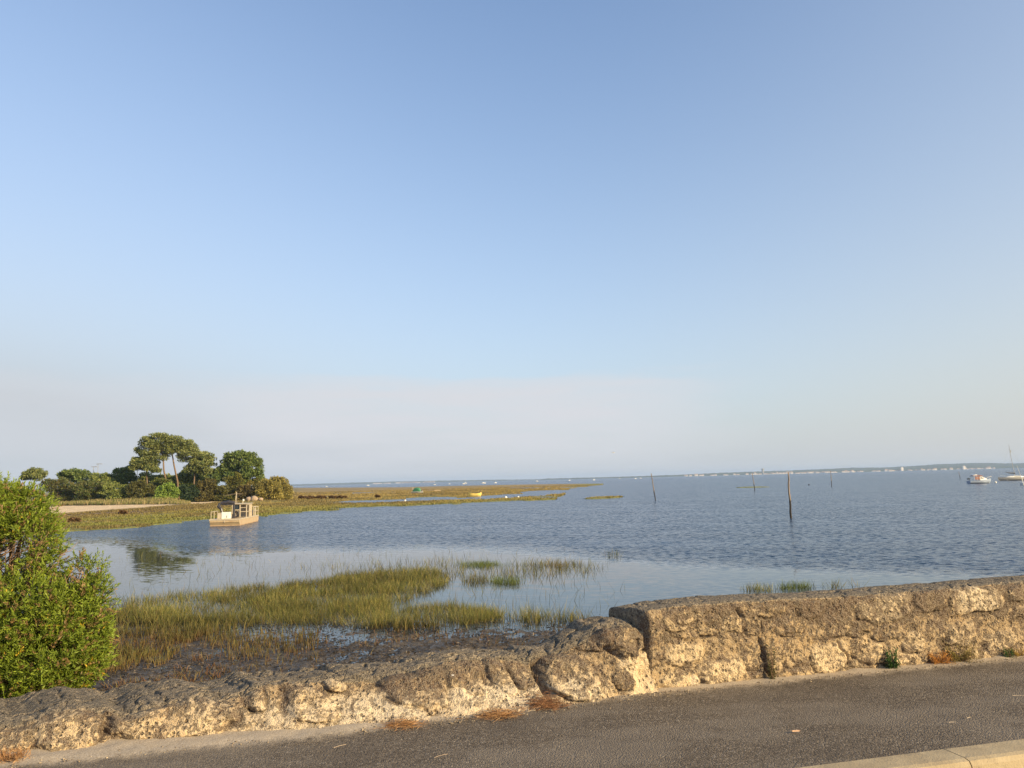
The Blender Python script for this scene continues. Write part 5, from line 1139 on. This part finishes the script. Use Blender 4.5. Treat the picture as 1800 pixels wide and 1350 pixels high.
# lamps and posts among the trees
def lamp(label, px, py, D, arm):
    p = PD(np.array(float(px)), np.array(float(py)), D); o = empty('street_lamp', (float(p[0]), D, LANDZ), 0, label, 'street lamp', 'street lamps above the trees'); h = float(p[2]) - LANDZ
    m = MB(); m.tube([(0, 0, -.3), (0, 0, h * .5), (0, 0, h - .05)], [.12, .09, .06], 8); m.build('post', M_GREY, o)
    m = MB(); m.loft([[(x, -.2, h), (x, -.22, h + .10), (x, 0, h + .16), (x, .22, h + .10), (x, .2, h)] for x in (arm - .75, arm - .5, arm + .5, arm + .75)]); m.build('lamp_head', M_GREY, o)
lamp('taller street lamp with a flat head, above the trees at the left', 172.5, 816, 215, .35)
lamp('lower street lamp with a flat head, left of the taller one', 164.5, 821, 208, .2)
o = empty('light_mast', (float(PD(np.array(240.), np.array(870.), 198)[0]), 198, LANDZ), 0, 'pale pole with a short crossbar in front of the bushes left of the pines', 'pole')
m = MB(); h = float(PD(np.array(240.), np.array(827.), 198)[2]) - LANDZ; m.tube([(0, 0, -.3), (0, 0, h)], .06, 8); m.build('post', M_GREY, o); m = MB(); m.tube([(0, 0, h - .05), (1.2, 0, h + .25), (2.5, 0, h + .1)], .05, 6); m.build('arm', M_GREY, o)

# far shore: wooded hills across the bay with a pale town along the water
def ridge(pts, D0, D1):
    a = np.array(pts, float); pxs = np.arange(a[0, 0], a[-1, 0] + 1, 2.0); hh = np.interp(pxs, a[:, 0], a[:, 1]) * D0 / FPX
    hh = hh * (1 + .10 * (fbm(pxs * .15, 0, 0, 4, 501) - .5)) + 5 * (fbm(pxs * .5, 3, 0, 3, 502) - .5) * (hh > 3)
    hh = np.maximum(hh, .3); dirs = PD(pxs, hor_y(pxs), 1.0)[:, :2]; rows = []
    for k, (D, f) in enumerate(((D0, 0), (D0 + 30, .35), (D0 + 250, .55), (D0 + 600, 1.0), (D1, .8), (D1 + 300, 0))):
        rows.append(np.stack([dirs[:, 0] * D, dirs[:, 1] * D, WATER - .5 + (hh + .5) * f], -1))
    co = np.array(rows); return npmesh('hills', co.reshape(-1, 3), gridfaces(*co.shape[:2]))
FD = 5200.0
tag(link('hills', ridge([(930, 0), (960, 2.2), (1100, 2.4), (1200, 3.4), (1260, 5), (1400, 6.5), (1500, 8.5), (1560, 7.6), (1620, 9.5), (1650, 11.5), (1690, 11.5), (1740, 11.5), (1765, 9.5), (1850, 9), (2100, 11), (2300, 8)], FD, FD + 900), M_HILLS), kind='structure')
tag(link('hills', ridge([(200, 1.5), (400, 2.5), (600, 3.6), (700, 3.8), (850, 2.6), (930, 1.4), (990, 0)], 7200, 7900), M_HILLS), kind='structure')
proto = None
def house(px, D, w_, h_, dpt, tower=False):
    global proto
    if proto is None:
        m = MB(); m.box(-.5, .5, -.5, .5, 0, .62); wall_ = m.build('house', M_RENDER)
        m = MB(); m.add([(-.54, -.54, .62), (.54, -.54, .62), (.54, .54, .62), (-.54, .54, .62), (-.5, 0, 1.0), (.5, 0, 1.0)], [(0, 1, 5, 4), (2, 3, 4, 5), (1, 2, 5), (3, 0, 4), (0, 3, 2, 1)]); rf = m.build('roof', M_TILE, wall_)
        m = MB()
        for x in (-.3, 0, .3): m = MB(); m.box(x - .06, x + .06, -.515, -.49, .2, .45); m.build('window', M_GLASS, wall_)
        proto = wall_; o = wall_
    else: o = copy_tree(proto)
    d = PD(np.array(float(px)), np.array(float(hor_y(px))), 1.0); o.location = (d[0] * D, D, WATER); o.scale = (w_, dpt, h_)
    tag(o, 'tiny pale house with a tiled roof in the town along the far shore', 'house', 'houses of the town across the bay'); return o
rr_ = random.Random(5)
for i in range(135):
    px = rr_.choice([rr_.uniform(1205, 1500), rr_.uniform(1330, 1760), rr_.uniform(1330, 1760)]); house(px, FD - 40 - rr_.random() * 30, rr_.uniform(9, 22), rr_.uniform(5, 11) if i % 9 else 15, 14)
for i in range(26):
    o = house(rr_.choice([rr_.gauss(668, 14), rr_.gauss(745, 16), rr_.gauss(718, 8)]), 7150, rr_.uniform(25, 50), rr_.uniform(7, 13), 20); tag(o, 'tiny pale house with a tiled roof low on the far left shoreline', group='houses on the far left shore')
d = PD(np.array(1341.), np.array(float(hor_y(1341))), 1.0); m = MB(); m.tube([(0, 0, -1), (0, 0, 30)], [8, 7], 12); o = empty('water_tower', (d[0] * (FD + 100), FD + 100, WATER), 0, 'tall dark tower rising above the town on the far shore', 'tower'); m.build('shaft', M_GREY, o); m = MB(); m.tube([(0, 0, 30), (0, 0, 34), (0, 0, 40)], [7, 10, 9], 12); m.build('tank', M_GREY, o)
for lb, px in (('white block standing at the right end of the far town', 1694.5), ('small white tower at the waterline of the far town, left of the cruiser', 1585.5)):
    d = PD(np.array(px), np.array(float(hor_y(px))), 1.0); m = MB(); m.box(-7, 7, -7, 7, 0, 20); m.box(-5, 5, -5, 5, 20, 24); o = m.build('apartment_block', M_RENDER); o.location = (d[0] * (FD - 80), FD - 80, WATER); tag(o, lb, 'building')

# tiny boats on the far water
def far_boat(label, px, D, L, mast=0, h_=None):
    d = PD(np.array(float(px)), np.array(float(hor_y(px))), 1.0); g = empty('motor_boat' if not mast else 'sailing_boat', (d[0] * D, D, WATER), random.uniform(-.4, .4), label, 'boat', 'far boats out on the bay')
    m = MB(); hull(m, L, L * .32, L * .16, z0=-.1); m.build('hull', M_WHITE, g); m = MB(); m.loft([[(x * L, -y * L, L * .15), (x * L, -y * L, zt * L), (x * L, y * L, zt * L), (x * L, y * L, L * .15)] for x, y, zt in ((-.25, .12, .30), (0, .12, .34), (.2, .08, .22))]); m.build('cabin', M_WHITE, g)
    if mast: m = MB(); m.tube([(0, 0, 0), (0, 0, mast)], .10, 6); m.build('mast', M_WHITE, g)
far_boat('white boat on the far water, just right of the yellow boat', 850, 1050, 5.5)
far_boat('tiny white boat next right of the larger white one far out', 871, 1100, 3.6)
far_boat('tiny white yacht with a mast, left of the yellow boat on the far water', 818, 1250, 5.5, 9)
far_boat('tiny white boat touching the yacht with the mast, on its left', 815, 1000, 3.4)
far_boat('tiny white boat far out above the wreck', 764, 950, 2.8)
far_boat('faint white boat between the wreck and the yacht', 790, 1200, 2.6)
far_boat('tiny white boat right of the end of the flats', 944, 1400, 4.5)
far_boat('tiny dark topped boat far out at the picture centre', 1001, 1500, 4.0)
far_boat('tiny white sailing boat right of the end of the flats', 1044, 1300, 4.0, 5)
far_boat('left one of the pair of tiny boats left of the leaning pole', 1117, 1500, 4.0)
far_boat('right one of the pair of tiny boats left of the leaning pole', 1126, 1800, 5.0)
far_boat('tiny mast and hull between the two pairs of far boats', 1089, 2000, 4.0, 8)
far_boat('leftmost tiny boat on the far water, above the brown tussocks', 574, 1400, 3.2)
far_boat('tiny boat above the orange flats, right of the tussocks', 647, 1500, 5.0)

# ------------------------------------------------------------------ the air over the bay
m = MB(); m.box(-13000, 13000, -13000, 13000, -3.4, 60)
hz = bpy.data.materials.new('haze'); hz.use_nodes = True; hz.node_tree.nodes.clear()
vo = hz.node_tree.nodes.new('ShaderNodeVolumePrincipled'); ho = hz.node_tree.nodes.new('ShaderNodeOutputMaterial')
vo.inputs['Color'].default_value = (0.52, 0.70, 1.0, 1); vo.inputs['Density'].default_value = 0.00009; vo.inputs['Anisotropy'].default_value = 0.0
hz.node_tree.links.new(vo.outputs[0], ho.inputs['Volume'])
tag(m.build('haze', hz), 'thin pale haze lying over the whole bay', 'haze', kind='stuff')
